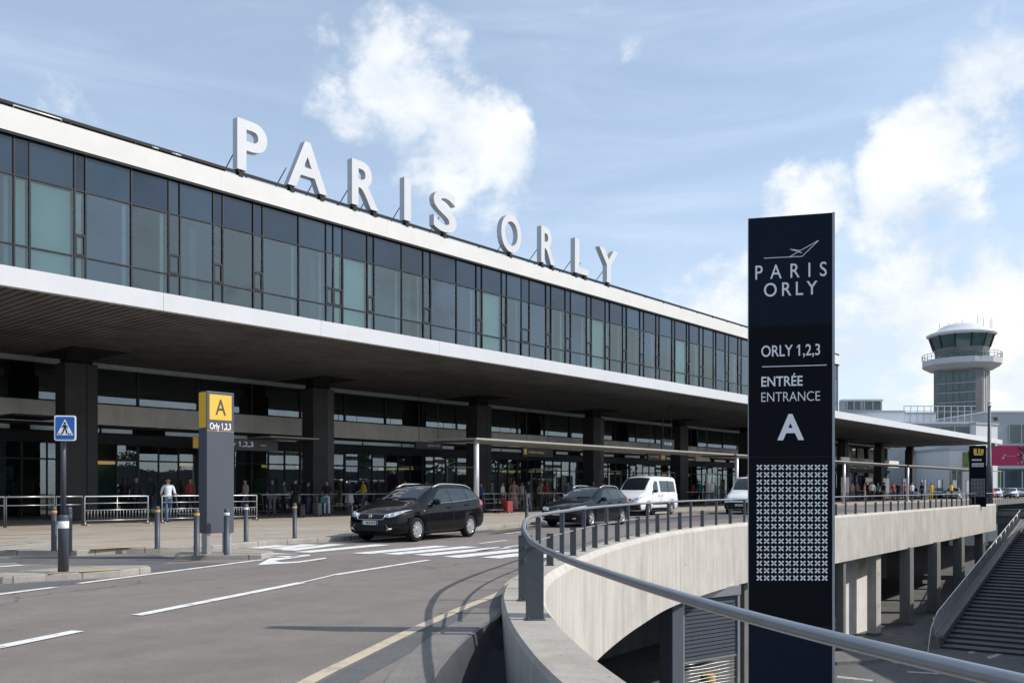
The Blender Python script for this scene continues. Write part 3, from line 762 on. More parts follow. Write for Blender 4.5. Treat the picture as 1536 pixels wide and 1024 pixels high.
# roof
ER = 6.55
m = MB(); k = S0
while k < 88: m.box(k, min(k+9, 88)-.006, ER, ER+.14, 13.59, 14.4); k += 9
m.build('roof_fascia', 'cream_panel', T)
MB().box(S0, 88, ER+.14, 24, 13.75, 14.36).build('roof', 'far_grey', T)
m = MB(); m.box(S0, 88, ER+.02, ER+.14, 13.5, 13.586); m.build('drip_edge', 'black_metal', T)
m = MB(); m.box(S0, 88, ER+.05, ER+.13, 14.5, 14.62); k = S0
while k < 88: m.box(k, k+.06, ER+.06, ER+.12, 14.38, 14.5); k += 2.4
m.box(S0, sx(160, ER), ER+.1, ER+.25, 14.36, 14.6); m.box(sx(160, ER), sx(340, ER), ER+.1, ER+.25, 14.4, 14.56)
m.build('roof_rail', 'black_metal', T)
m = MB(); m.tube([(sx(20,ER), ER+.0, 14.42),(sx(20,ER), ER+.0, 14.5),(sx(92,ER), ER+.0, 14.5),(sx(92,ER), ER+.0, 14.4)], .028, 6); m.tube([(sx(228,ER),ER+.02,14.51),(sx(238,ER),ER+.02,14.51)], .03, 6); m.tube([(sx(258,ER),ER+.02,14.51),(sx(272,ER),ER+.02,14.51)], .03, 6)
m.build('roof_pipe', 'shelter_post', T)
# upper storey shell
m = MB()
m.box(S0, 88, 12.5, 12.7, 7.4, 13.75); m.build('upper_back_wall', 'interior_wall', T)
MB().box(87.8, 88.05, ER+.1, 24, 7.4, 13.75).build('end_wall', 'white_panel', T)
m = MB(); m.box(S0, 88, 7.4, 12.5, 12.45, 12.6); m.build('upper_ceiling', 'shop_pale', T)
m = MB()
for k in range(-6, 29): m.box(k*3.0+.4, k*3.0+.9, 8.4, 11.9, 12.40, 12.45)
m.build('ceiling_baffles', 'interior_dark', T)
m = MB()
for k in range(-4, 15): m.box(k*6.0+1.2, k*6.0+1.5, 7.6, 12.4, 7.4, 12.45)
m.build('upper_partition', 'shop_pale', T)
# upper windows, mullion positions read from the photograph
EG = 6.7
px = [-340,-262,-245,-172,-160,-98,-86,-34,21,44.5,112,128.5,197,253,270,320,334,380,394,448,489,500,514,551,561,602.5,635,646,684.6,714.7,723,752.5,760,782,794,819,826.6,848,856,880,887,908,914.7,934,940,960,965.6,984,989,1008,1012.5,1030,1034,1049,1055,1070,1074,1088,1093,1107,1112]
S = [sx(p, EG) for p in px]
while S[-1] < 86: S += [S[-1]+1.52, S[-1]+1.94]
S = [v for v in S if v < 87.9]+[87.9]
ZR = (7.5, 9.78, 12.17, 13.56)
blinds = [(21,128.5),(500,561),(714.7,760),(880,914.7),(1008,1034)]
bl = [(sx(a, EG)-.01, sx(b, EG)+.01) for a, b in blinds]
for a, b in zip(S, S[1:]):
    m = MB(); w = .05
    m.box(a-.026, a+.026, EG-.035, EG+.1, ZR[0], ZR[3])
    for z in ZR[1:3]: m.box(a+.026, b-.026, EG-.028, EG+.08, z-.025, z+.025)
    m.box(a+.03, b-.03, EG-.05, EG+.08, ZR[3]-.05, ZR[3]); m.box(a+.03, b-.03, EG-.05, EG+.08, ZR[0], ZR[0]+.06)
    if b-a < .75 and (a+b)/2 > 13.5 and not (px[0] and False):
        z0, z1 = ZR[1]+.09, ZR[1]+.78
        m.box(a+.03, b-.03, EG-.03, EG+.08, z1-.045, z1+.045); m.box(a+.03, b-.03, EG-.03, EG+.08, z0-.05, z0+.02)
        m.box(a+.03, a+.07, EG-.03, EG+.08, z0, z1); m.box(b-.07, b-.03, EG-.03, EG+.08, z0, z1)
    o = m.build('upper_window', 'frame_metal', T)
    t1 = rnd.uniform(-.012, .012); t2 = rnd.uniform(-.012, .012)
    m = MB()
    for z0, z1 in ((ZR[0]+.06, ZR[1]-.03), (ZR[1]+.03, ZR[2]-.03)):
        t1 = rnd.uniform(-.010, .010); t2 = rnd.uniform(-.010, .010)
        m.face([(a+.03, EG+.02+t1, z0), (b-.03, EG+.02-t1, z0), (b-.03, EG+.02-t1+t2, z1), (a+.03, EG+.02+t1+t2, z1)])
    lit = any(x0 <= (a+b)/2 <= x1 for x0, x1 in bl); m.build('pane', 'glass_upper' if lit else rnd.choice(('glass_upper', 'glass_upper_dark', 'glass_upper_blue')), o, fix=False)
    m = MB(); t1 = rnd.uniform(-.010, .010)
    m.face([(a+.03, EG+.02+t1, ZR[2]+.03), (b-.03, EG+.02-t1, ZR[2]+.03), (b-.03, EG+.02-t1, ZR[3]-.05), (a+.03, EG+.02+t1, ZR[3]-.05)]); m.build('spandrel_pane', rnd.choice(('spandrel', 'spandrel', 'spandrel_light')), o, fix=False)
    if any(x0 <= (a+b)/2 <= x1 for x0, x1 in bl):
        m = MB(); m.box(a+.1, b-.1, EG+.14, EG+.17, ZR[0]+.1, ZR[2]-.08); m.build('blind', 'blind', o)
    elif b-a > 1.0 and rnd.random() < .75:
        m = MB(); m.box(b-.26, b-.12, EG+.2, EG+.3, ZR[0], ZR[2]-.05); m.build('pale_edge_strip', 'blind', o)  # pale strip added behind the glass to imitate its light right edge
# lower front
EL = 13.55
m = MB(); k = S0
while k < 124: m.box(k+.004, k+5.996, EL-.2, EL+.15, 4.22, 5.12); k += 6
m.build('concrete_band', 'band', T)
m = MB(); m.box(S0, 124, EL-.05, EL+.1, 5.12, 5.2); m.box(S0, 124, EL-.05, EL+.1, 4.1, 4.22); m.box(S0, 124, EL-.3, EL+.1, 3.35, 3.82); m.build('header_beam', 'black_metal', T)
k = -20.7
while k < 120:
    MB().box(k, k+rnd.choice((1.4, 2.2, 2.9)), EL-.07, EL-.055, 3.88, 4.06).build('clerestory', 'trim_light', T); k += 3.0
k = S0; i = 0
while k < 122:
    a, b = k, k+3.0
    m = MB(); m.box(a-.05, a+.05, EL-.06, EL+.1, 5.2, 6.72); o = m.build('transom_window', 'frame_metal', T)
    m = MB(); t1 = rnd.uniform(-.006, .006); m.face([(a+.05, EL+t1, 5.2), (b-.05, EL-t1, 5.2), (b-.05, EL-t1, 6.72), (a+.05, EL+t1, 6.72)]); m.build('pane', 'glass_lower', o, fix=False)
    m = MB(); m.box(a-.05, a+.05, EL-.06, EL+.1, ZS, 3.35)
    for q in (1.0, 2.0): m.box(a+q-.025, a+q+.025, EL-.05, EL+.06, ZS, 3.35)
    m.box(a+.05, b-.05, EL-.04, EL+.06, 2.62, 2.69); m.box(a+.05, b-.05, EL-.04, EL+.06, ZS, ZS+.1)
    o = m.build('shopfront_window', 'frame_metal', T)
    m = MB()
    for q in (0, 1.0, 2.0):
        t1 = rnd.uniform(-.010, .010); t2 = rnd.uniform(-.010, .010)
        if q == 1.0 and i % 4 == 1: continue                       # open doorway
        for z0, z1 in ((ZS+.1, 2.62), (2.69, 3.35)):
            m.face([(a+q+.03, EL+t1, z0), (a+q+.97, EL-t1, z0), (a+q+.97, EL-t1+t2, z1), (a+q+.03, EL+t1+t2, z1)])
    m.build('pane', 'glass_lower', o, fix=False)
    k += 3.0; i += 1
# inside of the lower hall
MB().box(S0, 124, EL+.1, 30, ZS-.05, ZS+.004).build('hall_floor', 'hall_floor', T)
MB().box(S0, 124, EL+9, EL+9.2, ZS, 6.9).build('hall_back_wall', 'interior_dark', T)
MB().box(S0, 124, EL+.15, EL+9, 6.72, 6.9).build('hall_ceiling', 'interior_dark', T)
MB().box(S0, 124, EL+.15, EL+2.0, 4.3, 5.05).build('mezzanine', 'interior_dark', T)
MB().box(123.6, 124, EL, EL+9, ZS, 6.9).build('hall_end_wall', 'interior_dark', T)
m = MB(); k = S0+1
while k < 122:
    w = rnd.uniform(1.5, 3.6); h = rnd.uniform(1.8, 3.0)
    MB().box(k, k+w, EL+8.7, EL+8.95, ZS, h).build('shop_wall', rnd.choice(('shop_teal', 'shop_teal', 'shop_pale', 'shop_wood')), T)
    k += w+rnd.uniform(.2, 2.4)
m = MB(); k = S0+2
while k < 122:
    MB().box(k, k+rnd.uniform(.5, 1.4), EL+rnd.uniform(5, 8.3), EL+8.5, 2.7, 2.9).build('shop_sign', 'lamp_warm', T); k += rnd.uniform(5, 11)
k = S0+1; 
while k < 120:
    m = MB(); w = rnd.uniform(1.6, 3.0); m.box(k, k+w, EL+3.2, EL+3.9, ZS, 1.1, 0); m.box(k-.05, k+w+.05, EL+3.1, EL+4, 1.1, 1.16, 1)
    m.build('counter', [rnd.choice(('shop_teal', 'shop_wood', 'shop_pale')), 'shop_pale'], T); k += w+rnd.uniform(3, 7)
g = random.Random(8); k = S0+2
while k < 120:
    w_ = g.uniform(.7, 1.6); MB().box(k, k+w_, EL+1.2, EL+1.3, ZS+.6, ZS+2.2).build('poster_stand', g.choice(('poster', 'shop_pale', 'shop_teal', 'cloth_red', 'shop_wood')), T); k += w_+g.uniform(2.5, 8)
k = S0+3
while k < 120:
    MB().box(k, k+g.uniform(.8, 2.4), EL+2.4, EL+2.5, 2.5, 3.05).build('display_board', g.choice(('sign_blue', 'sign_black', 'shop_pale', 'sign_yellow', 'shop_teal')), T); k += g.uniform(4, 9)
# entrance sign band with lettering beside the grey pillar sign
m = MB(); m.box(sx(292,10.6), sx(415,10.6), 10.5, 10.7, 3.18, 3.72); o = m.build('entrance_sign', 'sign_grey', T)
m = MB(); lettering(m, 'Orly 1,2,3', (sx(330,10.5), 10.5, 3.36), (1,0,0), (0,0,1), width=sx(380,10.5)-sx(330,10.5), height=.24, bold=.02, depth=.01); m.build('lettering', 'sign_white', o)
m = MB(); m.box(sx(289,10.5), sx(297,10.5), 10.47, 10.5, 3.2, 3.7); m.box(sx(391,10.5), sx(399,10.5), 10.485, 10.5, 3.42, 3.47); m.build('yellow_marker', 'sign_yellow', o)
# thin white awning plates over doors
m = MB(); m.box(sx(402,9.5), sx(475,9.5), 9.3, 11.2, 3.78, 3.84); m.build('door_awning', 'shelter', T)
m = MB(); m.box(sx(15,10), sx(95,10), 9.8, 12, 4.15, 4.22); m.build('door_awning', 'black_metal', T)

# roof letters
EF = ER-.05
LT = [('P',356,401,0),('A',432,491,0),('R',528,568,0),('I',606.5,616.5,0),('S',650.5,685,0),('O',752,782,0),('R',812,832.5,0),('L',862.5,883,0),('Y',899,926,0)]
LAB = ['white letter P on the roof edge, first of the roof lettering','white letter A on the roof edge between the P and the first R','white letter R on the roof edge between the A and the I','slim white letter I on the roof edge before the S','curved white letter S on the roof edge after the I','round white letter O on the roof edge starting the second word','white letter R on the roof edge between the O and the L','white letter L on the roof edge between the second R and the Y','white letter Y on the roof edge, last and farthest of the roof lettering']
for (ch, xa, xb, _), lab in zip(LT, LAB):
    a, b = sx(xa, EF), sx(xb, EF); w = b-a; H = 2.13
    if ch == 'Y': w *= 1.05
    t = thing('roof_letter', lab, 'sign letter', fpt(a, D0-EF, 14.55), TH, 'white letters on the terminal roof')
    bm = text_bm(ch, .022, .1)
    xs = [v.co.x for v in bm.verts]; ys = [v.co.y for v in bm.verts]
    x0, x1, y0, y1 = min(xs), max(xs), min(ys), max(ys)
    fr = MB(); sd = MB()
    def mp(c): return Vector(((c.x-x0)/(x1-x0)*w, 0.0 if c.z > 0 else .34, .12+(c.y-y0)/(y1-y0)*H))
    bm.normal_update()
    for f in bm.faces:
        tgt = fr if f.normal.z > .9 else sd
        tgt.face([mp(v.co) for v in f.verts])
    bm.free()
    sd.build('letter_case', 'letter_side', t, weld=True)
    fr.build('letter_face', 'letter_white', t, weld=True)
    st = [.12*w, .88*w] if ch in 'AR' else ([.5*w] if ch in 'ISOY' else ([.14*w] if ch == 'P' else [.14*w, .8*w]))
    for x in st:
        m = MB(); m.box(x-.16, x+.16, .02, .32, 0, .05); m.box(x-.12, x-.07, .1, .25, .04, .14); m.box(x+.07, x+.12, .1, .25, .04, .14); m.box(x-.1, x+.1, .02, .3, -.16, .01)
        m.build('foot_bracket', 'black_metal', t)
        MB().tube([(x-.1, .34, .95), (x-.25, 1.35, -.15)], .025, 5).build('brace', 'post_steel', t)

# ================================================================== BUS SHELTER CANOPY along the front
ESH = 1.7
def shelter(pa, pb, posts, lab, z=3.66):
    a, b = sx(pa, ESH), sx(pb, ESH)
    t = thing('shelter', lab, 'shelter', fpt(a, D0-ESH, ZS), TH, 'flat shelters along the pavement')
    L = b-a; z -= ZS
    m = MB(); m.prism([(-.25,z-.03),(-.25,z+.04),(1.3,z+.1),(2.9,z+.06),(2.9,z)], lambda y, h: (0, y, h), lambda y, h: (L, y, h)); m.build('roof', 'shelter', t)
    m = MB(); m.box(-.01, L+.01, -.29, -.252, z-.035, z+.045); m.build('gutter', 'shelter', t)
    for p in posts:
        s = sx(p, ESH)-a
        m = MB(); m.cyl((s, 0, 0), (s, 0, z-.02), .125, 14); m.cyl((s, 0, 0), (s, 0, .03), .2, 12); m.build('post', 'shelter_post', t)
        m = MB(); m.bar((s, 0, z-.07), (s, 2.8, z-.04), .08, .1); m.build('roof_beam', 'post_steel', t)
    s = 1.0
    while s < L-2:
        g = MB(); g.face([(s,2.565,.25),(s+2.2,2.565,.25),(s+2.2,2.565,2.3),(s,2.565,2.3)])
        fr = MB(); fr.box(s-.03, s, 2.53, 2.6, 0, 2.35); fr.box(s+2.2, s+2.23, 2.53, 2.6, 0, 2.35); fr.box(s, s+2.2, 2.53, 2.6, 2.3, 2.35)
        o = fr.build('screen', 'post_steel', t); g.build('pane', 'glass_clear', o, fix=False)
        s += 6.4
    return t
shelter(708, 1095, [714.5], 'nearest long flat shelter with a round white post behind the black people carrier')
shelter(1099, 1356, [1105, 1266], 'middle flat shelter beyond the white vans, half hidden by the tall totem')
shelter(1359, 1500, [1361.5, 1478], 'farthest flat shelter on a white post left of the distant black totem')

# hanging wayfinding signs under the canopy
def hang(px, py, w, h, e, lab, body, bits, rod=True, dark=False):
    Y = None
    x = (px-HX)/FO; d = D0-e; Y = d/(UY*x-UX); p = dp(px, py, Y)
    t = thing('hanging_sign', lab, 'sign', p, TH, 'small signs under the canopy')
    m = MB(); m.box(-w/2, w/2, -.06, .06, -h/2, h/2); m.build('panel', body, t)
    if rod:
        m = MB()
        for s in (-.35, .35): m.cyl((s*w, 0, h/2), (s*w, 0, 6.9-p.z), .018, 6)
        m.build('rod', 'post_steel', t)
    for (u, v, bw, bh, mm) in bits:
        if mm.startswith('glyphs'):
            k = MB(); q = u*w; gr = random.Random(len(lab))
            while q < (u+bw)*w:
                g = gr.uniform(.03, .07); h0 = gr.uniform(0, .3)*bh*h; h1 = gr.uniform(.6, 1.0)*bh*h
                k.box(q, q+g, -.07, -.06, v*h+h0, v*h+h1); q += g+gr.uniform(.02, .06)
            k.build('lettering', mm.split(':')[1], t)
        else:
            MB().box(u*w, (u+bw)*w, -.075, -.06, v*h, (v+bh)*h).build('panel_mark', mm, t)
hang(1053, 686, 1.9, .5, 4.4, 'pale lit hanging sign with a yellow square left of the second shelter', 'trim_light', [(-.45,-.3,.16,.6,'sign_yellow'),(-.2,-.22,.42,.42,'glyphs:sign_white'),(.3,-.3,.14,.6,'sign_yellow')])
hang(1001, 667, 1.5, .7, 3.6, 'dark grey hanging sign with white characters above the white van', 'sign_grey', [(-.35,-.1,.66,.4,'glyphs:sign_white')])
hang(806, 678, 2.9, .55, 7.5, 'dark hanging sign with yellow symbols above the estate car', 'sign_black', [(-.46,-.3,.09,.6,'sign_yellow'),(-.3,-.2,.5,.36,'glyphs:sign_yellow')])
hang(985, 685, 2.6, .5, 7.5, 'dark hanging sign with yellow lettering right above the roof of the white van', 'sign_black', [(-.4,-.2,.5,.4,'glyphs:sign_yellow'),(.2,-.3,.2,.6,'sign_yellow')])
hang(643, 668, 2.1, .4, 10, 'dark hanging sign with small white lettering behind the black people carrier', 'sign_black', [(-.1,-.2,.5,.4,'glyphs:shop_pale')])
hang(1267, 689, 2.2, .45, 4.4, 'small pale and yellow hanging sign right of the tall totem', 'trim_light', [(-.45,-.4,.22,.8,'sign_yellow'),(-.1,-.2,.4,.45,'glyphs:sign_white')], )
# ================================================================== TALL TOTEM
TK = .43
tl = Vector((0.2642*20.2*TK, 20.2*TK, ZL)); trr = Vector((0.3597*19.76*TK, 19.76*TK, ZL))
dv = trr-tl; TW = dv.length; trz = math.atan2(dv.y, dv.x); txd = dv.normalized(); tnd = Vector((txd.y, -txd.x, 0))
t = thing('totem', 'very tall navy and black totem sign with white entrance lettering rising from the lower road', 'totem sign', tl, trz)
def tp(px, py):
    r = Vector(((px-HX)/FO, 1, -(py-HY)/FO)); o = Vector((0, 0, EYE))
    k = (tl-o).dot(tnd)/r.dot(tnd); q = o+r*k-tl
    return (q.dot(txd), q.z)
ztop = tp(1122, 327)[1]; zs = [0, tp(1122,936)[1], tp(1122,685)[1], tp(1122,490)[1], ztop]
ZB = .1
for a, b, mm in ((zs[0],zs[1],'totem_navy'),(zs[1],zs[2],'totem_black'),(zs[2],zs[3],'totem_black'),(zs[3],zs[4],'totem_navy')):  # navy of the lowest panel puts a bluish reflection into its colour
    MB().box(0.006, TW-.01, 0, .17, a+.004, b-.004).build('panel', mm, t, bevel=.005)
m = MB(); m.box(0, .006, .005, .165, ZB, ztop); m.box(TW-.009, TW+.014, .003, .175, ZB, ztop); m.build('edge_trim', 'totem_edge', t)
MB().box(.015, TW-.02, .015, .155, ZB+.01, ztop-.01).build('core', 'sign_black', t)
xd, ud = (1,0,0), (0,0,1)
def tl_text(txt, xa, xb, yb, yt, bold, mmat='totem_white', sp=1.0):
    u0, z0 = tp(xa, yb); u1, _ = tp(xb, yb); _, z1 = tp(xa, yt)
    m = MB(); lettering(m, txt, (u0, 0, z0), xd, ud, width=u1-u0, height=z1-z0, bold=bold, depth=.004, spacing=sp); return m.build('lettering', mmat, t)
tl_text('PARIS', 1133, 1240, 419.5, 398.5, .002, sp=1.9)
tl_text('ORLY', 1146, 1226, 445, 425, .004, sp=1.4)
tl_text('ORLY 1,2,3', 1142, 1230, 535, 518.5, .008)
tl_text('ENTRÉE', 1142, 1204, 579.5, 561, .014)
tl_text('ENTRANCE', 1142, 1230, 602.5, 588.5, -.008)
tl_text('A', 1166, 1206, 658.5, 621, .03)
def strip(mb, pts, w, y0=-.008):
    for (a, b) in zip(pts, pts[1:]):
        mb.bar((a[0], y0/2, a[1]), (b[0], y0/2, b[1]), abs(y0), w)
m = MB(); strip(m, [tp(1143,550), tp(1240,547.3)], .007, -.004); m.build('divider_line', 'totem_white', t)
m = MB()
for pl in ([(1146,387.3),(1203,384.6),(1228,360.5),(1184,385.3)], [(1203,379.5),(1185,373.8),(1201,376)]):
    strip(m, [tp(*p) for p in pl], .006, -.003)
m.build('aircraft_emblem', 'totem_white', t)
m = MB()
for r in range(16):
    for c in range(10):
        u, z = tp(1139+c*10.9, 700.5+r*11.05)
        for a in (45, 135, 225, 315):
            ca, sa = math.cos(R(a)), math.sin(R(a)); P = []
            for q, h in ((.002,0),(.0115,.0073),(.025,.0078),(.033,.003),(.033,-.003),(.025,-.0078),(.0115,-.0073)):
                P.append((u+q*ca-h*sa, -.003, z+q*sa+h*ca))
            m.face(P)
m.build('cross_pattern', 'totem_white', t, fix=False)
MB().box(-.25, TW+.25, -.3, .5, 0, .12).build('plinth', 'concrete_grey', t)

# ================================================================== GREY PILLAR SIGN WITH THE YELLOW A
lf = gp(310, 831, .1)
t = thing('pillar_sign', 'grey pillar sign with a yellow square lettered A standing on a small kerbed island', 'pillar sign', (lf.x, lf.y, .1), TH)
w = .61
MB().box(0, w, 0, .3, .41, 3.22).build('body', 'sign_grey', t, bevel=.012)
m = MB(); m.box(-.006, -.0005, .02, .28, 2.5, 3.2); m.build('side_band', 'sign_yellow', t)
m = MB(); m.box(.06, w-.06, -.006, 0, 2.66, 3.16); o = m.build('yellow_square', 'sign_yellow', t)
m = MB(); lettering(m, 'A', (w/2, -.006, 2.76), xd, ud, height=.31, width=.23, bold=.004, depth=.005, align='c'); m.build('lettering', 'dark_glyph', o)
m = MB(); lettering(m, 'Orly 1,2,3', (.065, 0, 2.475), xd, ud, height=.125, width=.47, bold=.016, depth=.005); m.build('lettering', 'sign_white', t)
m = MB(); m.box(.004, w-.004, -.004, 0, 2.435, 2.447); m.build('seam_trim', 'reflector_gold', t)
m = MB(); m.box(.03, .12, .06, .24, 0, .41); m.box(w-.12, w-.03, .06, .24, 0, .41); m.build('leg', 'galvanised', t)

# ================================================================== PEDESTRIAN CROSSING SIGN
c = gp(95, 857.5, .1)
t = thing('crossing_sign', 'blue and white pedestrian crossing sign on a grey pole beside the road', 'road sign', c, R(9))
m = MB(); m.lathe([(.078,0),(.078,.86),(.07,.885),(.04,.89)], 20); m.build('base_sleeve', 'bollard', t)
m = MB(); m.lathe([(.0783,.68),(.0805,.685),(.0805,.785),(.0783,.79)], 20); m.build('reflective_band', 'reflector_white', t)
m = MB(); m.cyl((0,0,.87), (0,0,2.38), .04, 14); m.build('pole', 'bollard', t)
zc = 2.23
def rrect(cx, cz, hw, hh, r, n=5):
    P = []
    for sx_, sz_, a0_ in ((1,1,0),(-1,1,90),(-1,-1,180),(1,-1,270)):
        for k in range(n+1):
            a = R(a0_+90*k/n); P.append((cx+sx_*(hw-r)+r*math.cos(a), cz+sz_*(hh-r)+r*math.sin(a)))
    return P
def plate(name, poly, y, mm, par, th=.004):
    m = MB(); m.prism(poly, lambda a, b: (a, y, b), lambda a, b: (a, y-th, b)); return m.build(name, mm, par)
cx = .05
pl = plate('sign_plate', rrect(cx, zc, .157, .195, .032), -.06, 'sign_white', t, .02)
m = MB(); m.box(cx-.165, cx+.14, -.058, -.03, zc-.175, zc+.175); m.build('backing_frame', 'bollard', t)
plate('blue_field', rrect(cx, zc, .138, .174, .022), -.08, 'sign_blue', pl)
plate('white_triangle', [(cx-.12,zc-.11),(cx+.12,zc-.11),(cx,zc+.135)], -.0845, 'sign_white', pl)
m = MB()
def blk(poly): m.prism(poly, lambda a, b: (cx+a*.87, -.0888, zc+b*.87), lambda a, b: (cx+a*.87, -.091, zc+b*.87))
blk([(.02*math.cos(R(k*36)), .088+.02*math.sin(R(k*36))) for k in range(10)])
blk([(-.024,.06),(.02,.062),(.026,.0),(-.02,.0)])
blk([(-.02,.0),(.004,.0),(-.028,-.1),(-.052,-.1)]); blk([(.0,.0),(.026,.0),(.05,-.1),(.026,-.1)])
blk([(-.024,.058),(-.018,.03),(-.052,.005),(-.06,.018)]); blk([(.02,.06),(.024,.03),(.05,.002),(.058,.016)])
for q in (-.1, -.062, .062, .096): blk([(q-.008,-.118),(q+.012,-.118),(q+.006,-.085),(q-.002,-.085)])
m.build('walking_figure', 'sign_black', pl)

# ================================================================== BOLLARDS
def bollard_proto():
    t = thing('bollard', 'x', 'bollard', (0,0,0), 0, 'dark grey bollards along the kerb')
    m = MB(); m.lathe([(.066,0),(.066,.012),(.054,.016),(.054,.85),(.048,.885),(.03,.902),(0,.907)], 18); m.build('shaft', 'bollard', t)
    m = MB(); m.lathe([(.0542,.77),(.0562,.773),(.0562,.82),(.0542,.823)], 18); m.build('band', 'reflector_gold', t)
    return t
bp_ = bollard_proto()
BOL = [(81,825.5,ZS,'gold banded bollard on the pavement left of the crossing sign pole','reflector_gold'),
       (104,826,ZS,'plain dark bollard half hidden right behind the crossing sign base','bollard'),
       (236,822,ZS,'gold banded bollard alone on the kerb between the crossing sign and the pillar sign','reflector_gold'),
       (295,833,.1,'gold banded bollard at the left front corner of the grey pillar sign','reflector_gold'),
       (340,831,.1,'white banded bollard in front of the right edge of the grey pillar sign','reflector_white'),
       (369,812,ZS,'pale topped bollard just right of the grey pillar sign','reflector_white'),
       (442,807,ZS,'slim bollard on the kerb left of the black people carrier','reflector_gold'),
       (790,797,.02,'dark bollard by the kerb behind the bend of the curved railing','bollard')]
for i, (px, py, z, lab, bm_) in enumerate(BOL):
    p = gp(px, py, z)
    o = bp_ if i == 0 else dup(bp_, p, rnd.uniform(0, 6), lab)
    o.location = p; o['label'] = lab
    for k in kids(o):
        if k.name.startswith('band') and bm_ != 'reflector_gold':
            k.data = k.data.copy(); k.data.materials[0] = MAT[bm_]
    o.scale = (1, 1, 1.0)

# ================================================================== BARRIERS AND RAILS ON THE PAVEMENT
def barrier(pa, pb, e, style, lab, h=1.0):
    a, b = sx(pa, e), sx(pb, e); L = b-a
    t = thing('barrier', lab, 'barrier', fpt(a, D0-e, ZS), TH, 'metal barriers under the canopy')
    mm = 'galvanised' if style != 'plain' else 'post_steel'
    r = .026
    if style == 'bright':
        m = MB(); m.tube([(0,0,.06),(0,0,h-.02),(.02,0,h),(L-.02,0,h),(L,0,h-.02),(L,0,.06)], r, 8); m.build('frame', mm, t)
        m = MB()
        for z in (.16, .52, .76): m.tube([(0,0,z),(L,0,z)], .018, 6)
        m.build('cross_rails', mm, t)
        m = MB(); n = int(L/.11)
        for k in range(1, n): m.tube([(L*k/n,0,.16),(L*k/n,0,.52)], .007, 4)
        m.build('infill_bars', mm, t)
        for s in (.02, L-.02): m = MB(); m.box(s-.03, s+.03, -.25, .25, 0, .04); m.cyl((s,0,.02),(s,0,.1),.03,8); m.build('foot', mm, t)
        if L > 1.6: MB().tube([(L*.5,0,.16),(L*.5,0,h)], .018, 6).build('upright', mm, t)
    elif style == 'plain':
        m = MB(); m.tube([(0,0,h),(L,0,h)], .026, 8); m.tube([(0,0,.72),(L,0,.72)], .016, 6); m.build('rails', 'galvanised', t)
        for k in range(max(2, int(L/1.5)+1)):
            x = .02+(L-.04)*k/(max(2, int(L/1.5)+1)-1); MB().tube([(x,0,0),(x,0,h)], .024, 6).build('post', 'post_steel', t)
    else:
        m = MB(); m.tube([(0,0,h),(L,0,h)], .03, 8); m.build('top_rail', 'galvanised', t)
        k = .4
        while k < L: MB().tube([(k,0,0),(k,0,h)], .028, 6).build('post', 'post_steel', t); k += 2.6
    return t
BAR = [(-70,7,5.0,'plain','plain two rail railing cut off by the left edge of the photo'),(8,82,5.0,'plain','plain two rail railing just left of the crossing sign pole'),(83,124,5.1,'plain','short two rail railing in front of the first dark column'),
       (127,222,5.0,'bright','long bright galvanised barrier between the first column and the man in the white shirt'),(243,300,5.0,'bright','bright galvanised barrier in front of the man in the white shirt'),(304,385,5.0,'bright','bright galvanised barrier partly behind the grey pillar sign'),
       (392,505,8.0,'rail','single thin rail between the pillar sign and the second column'),(512,622,8.0,'rail','single thin rail behind the bonnet of the black people carrier'),
       (724,760,5.2,'plain','grey barrier right behind the nearest shelter post'),(764,800,5.2,'plain','grey barrier in front of the person in the pink dress'),(806,838,5.4,'rail','short rail beside the person in dark red right of the pink dress'),(1030,1100,7.4,'rail','single thin rail between the two white vans'),
       (1270,1300,5.0,'plain','distant dark barrier just right of the tall totem'),(1310,1350,5.0,'rail','distant rail in front of the standing crowd right of the totem')]
for b_ in BAR: barrier(*b_)
# trolleys
def trolley(px, py, rz_, lab):
    p = gp(px, py, ZS); t = thing('luggage_trolley', lab, 'trolley', p, rz_, 'luggage trolleys by the entrance')
    m = MB()
    for s in (-.3, .3):
        m.tube([(s,-.45,.16),(s,.4,.14),(s,.5,.95),(s*.9,.62,1.02)], .018, 6)
    m.tube([(-.27,.62,1.02),(.27,.62,1.02)], .02, 6); m.tube([(-.3,.44,.5),(.3,.44,.5)], .014, 6); m.build('frame', 'galvanised', t)
    m = MB()
    for k in range(5): m.box(-.3, .3, -.42+k*.18, -.36+k*.18, .17, .185)
    m.build('platform', 'galvanised', t)
    for s in ((-.28,.36),(.28,.36),(0,-.4)):
        m = MB(); m.cyl((s[0]-.02,s[1],.07),(s[0]+.02,s[1],.07),.07,10); m.build('wheel', 'tyre', t)
trolley(741, 769, .6, 'empty luggage trolley right of the nearest shelter post')
trolley(282, 775, 1.9, 'luggage trolley behind the man in the white shirt')
trolley(398, 771, 2.6, 'luggage trolley by the door right of the pillar sign')
trolley(843, 767, .3, 'luggage trolley under the shelter left of the estate car roof')
def suitcase(px, py, mm, lab, h=.62):
    p = gp(px, py, ZS); t = thing('suitcase', lab, 'suitcase', p, rnd.uniform(0,3), 'luggage on the pavement')
    m = MB(); m.box(-.21, .21, -.12, .12, .05, h); m.build('shell', mm, t, bevel=.04)
    m = MB(); m.tube([(-.12,.1,h),(-.12,.1,h+.4),(.12,.1,h+.4),(.12,.1,h)], .01, 5); m.build('handle', 'galvanised', t)
    m = MB(); m.cyl((-.18,-.08,.03),(-.14,-.08,.03),.03,8); m.cyl((.14,-.08,.03),(.18,-.08,.03),.03,8); m.build('wheels', 'tyre', t)
suitcase(476, 774, 'cloth_grey', 'grey suitcase left of the person with the teal bag')
suitcase(452, 776, 'cloth_black', 'black suitcase beside the person in the long black coat')
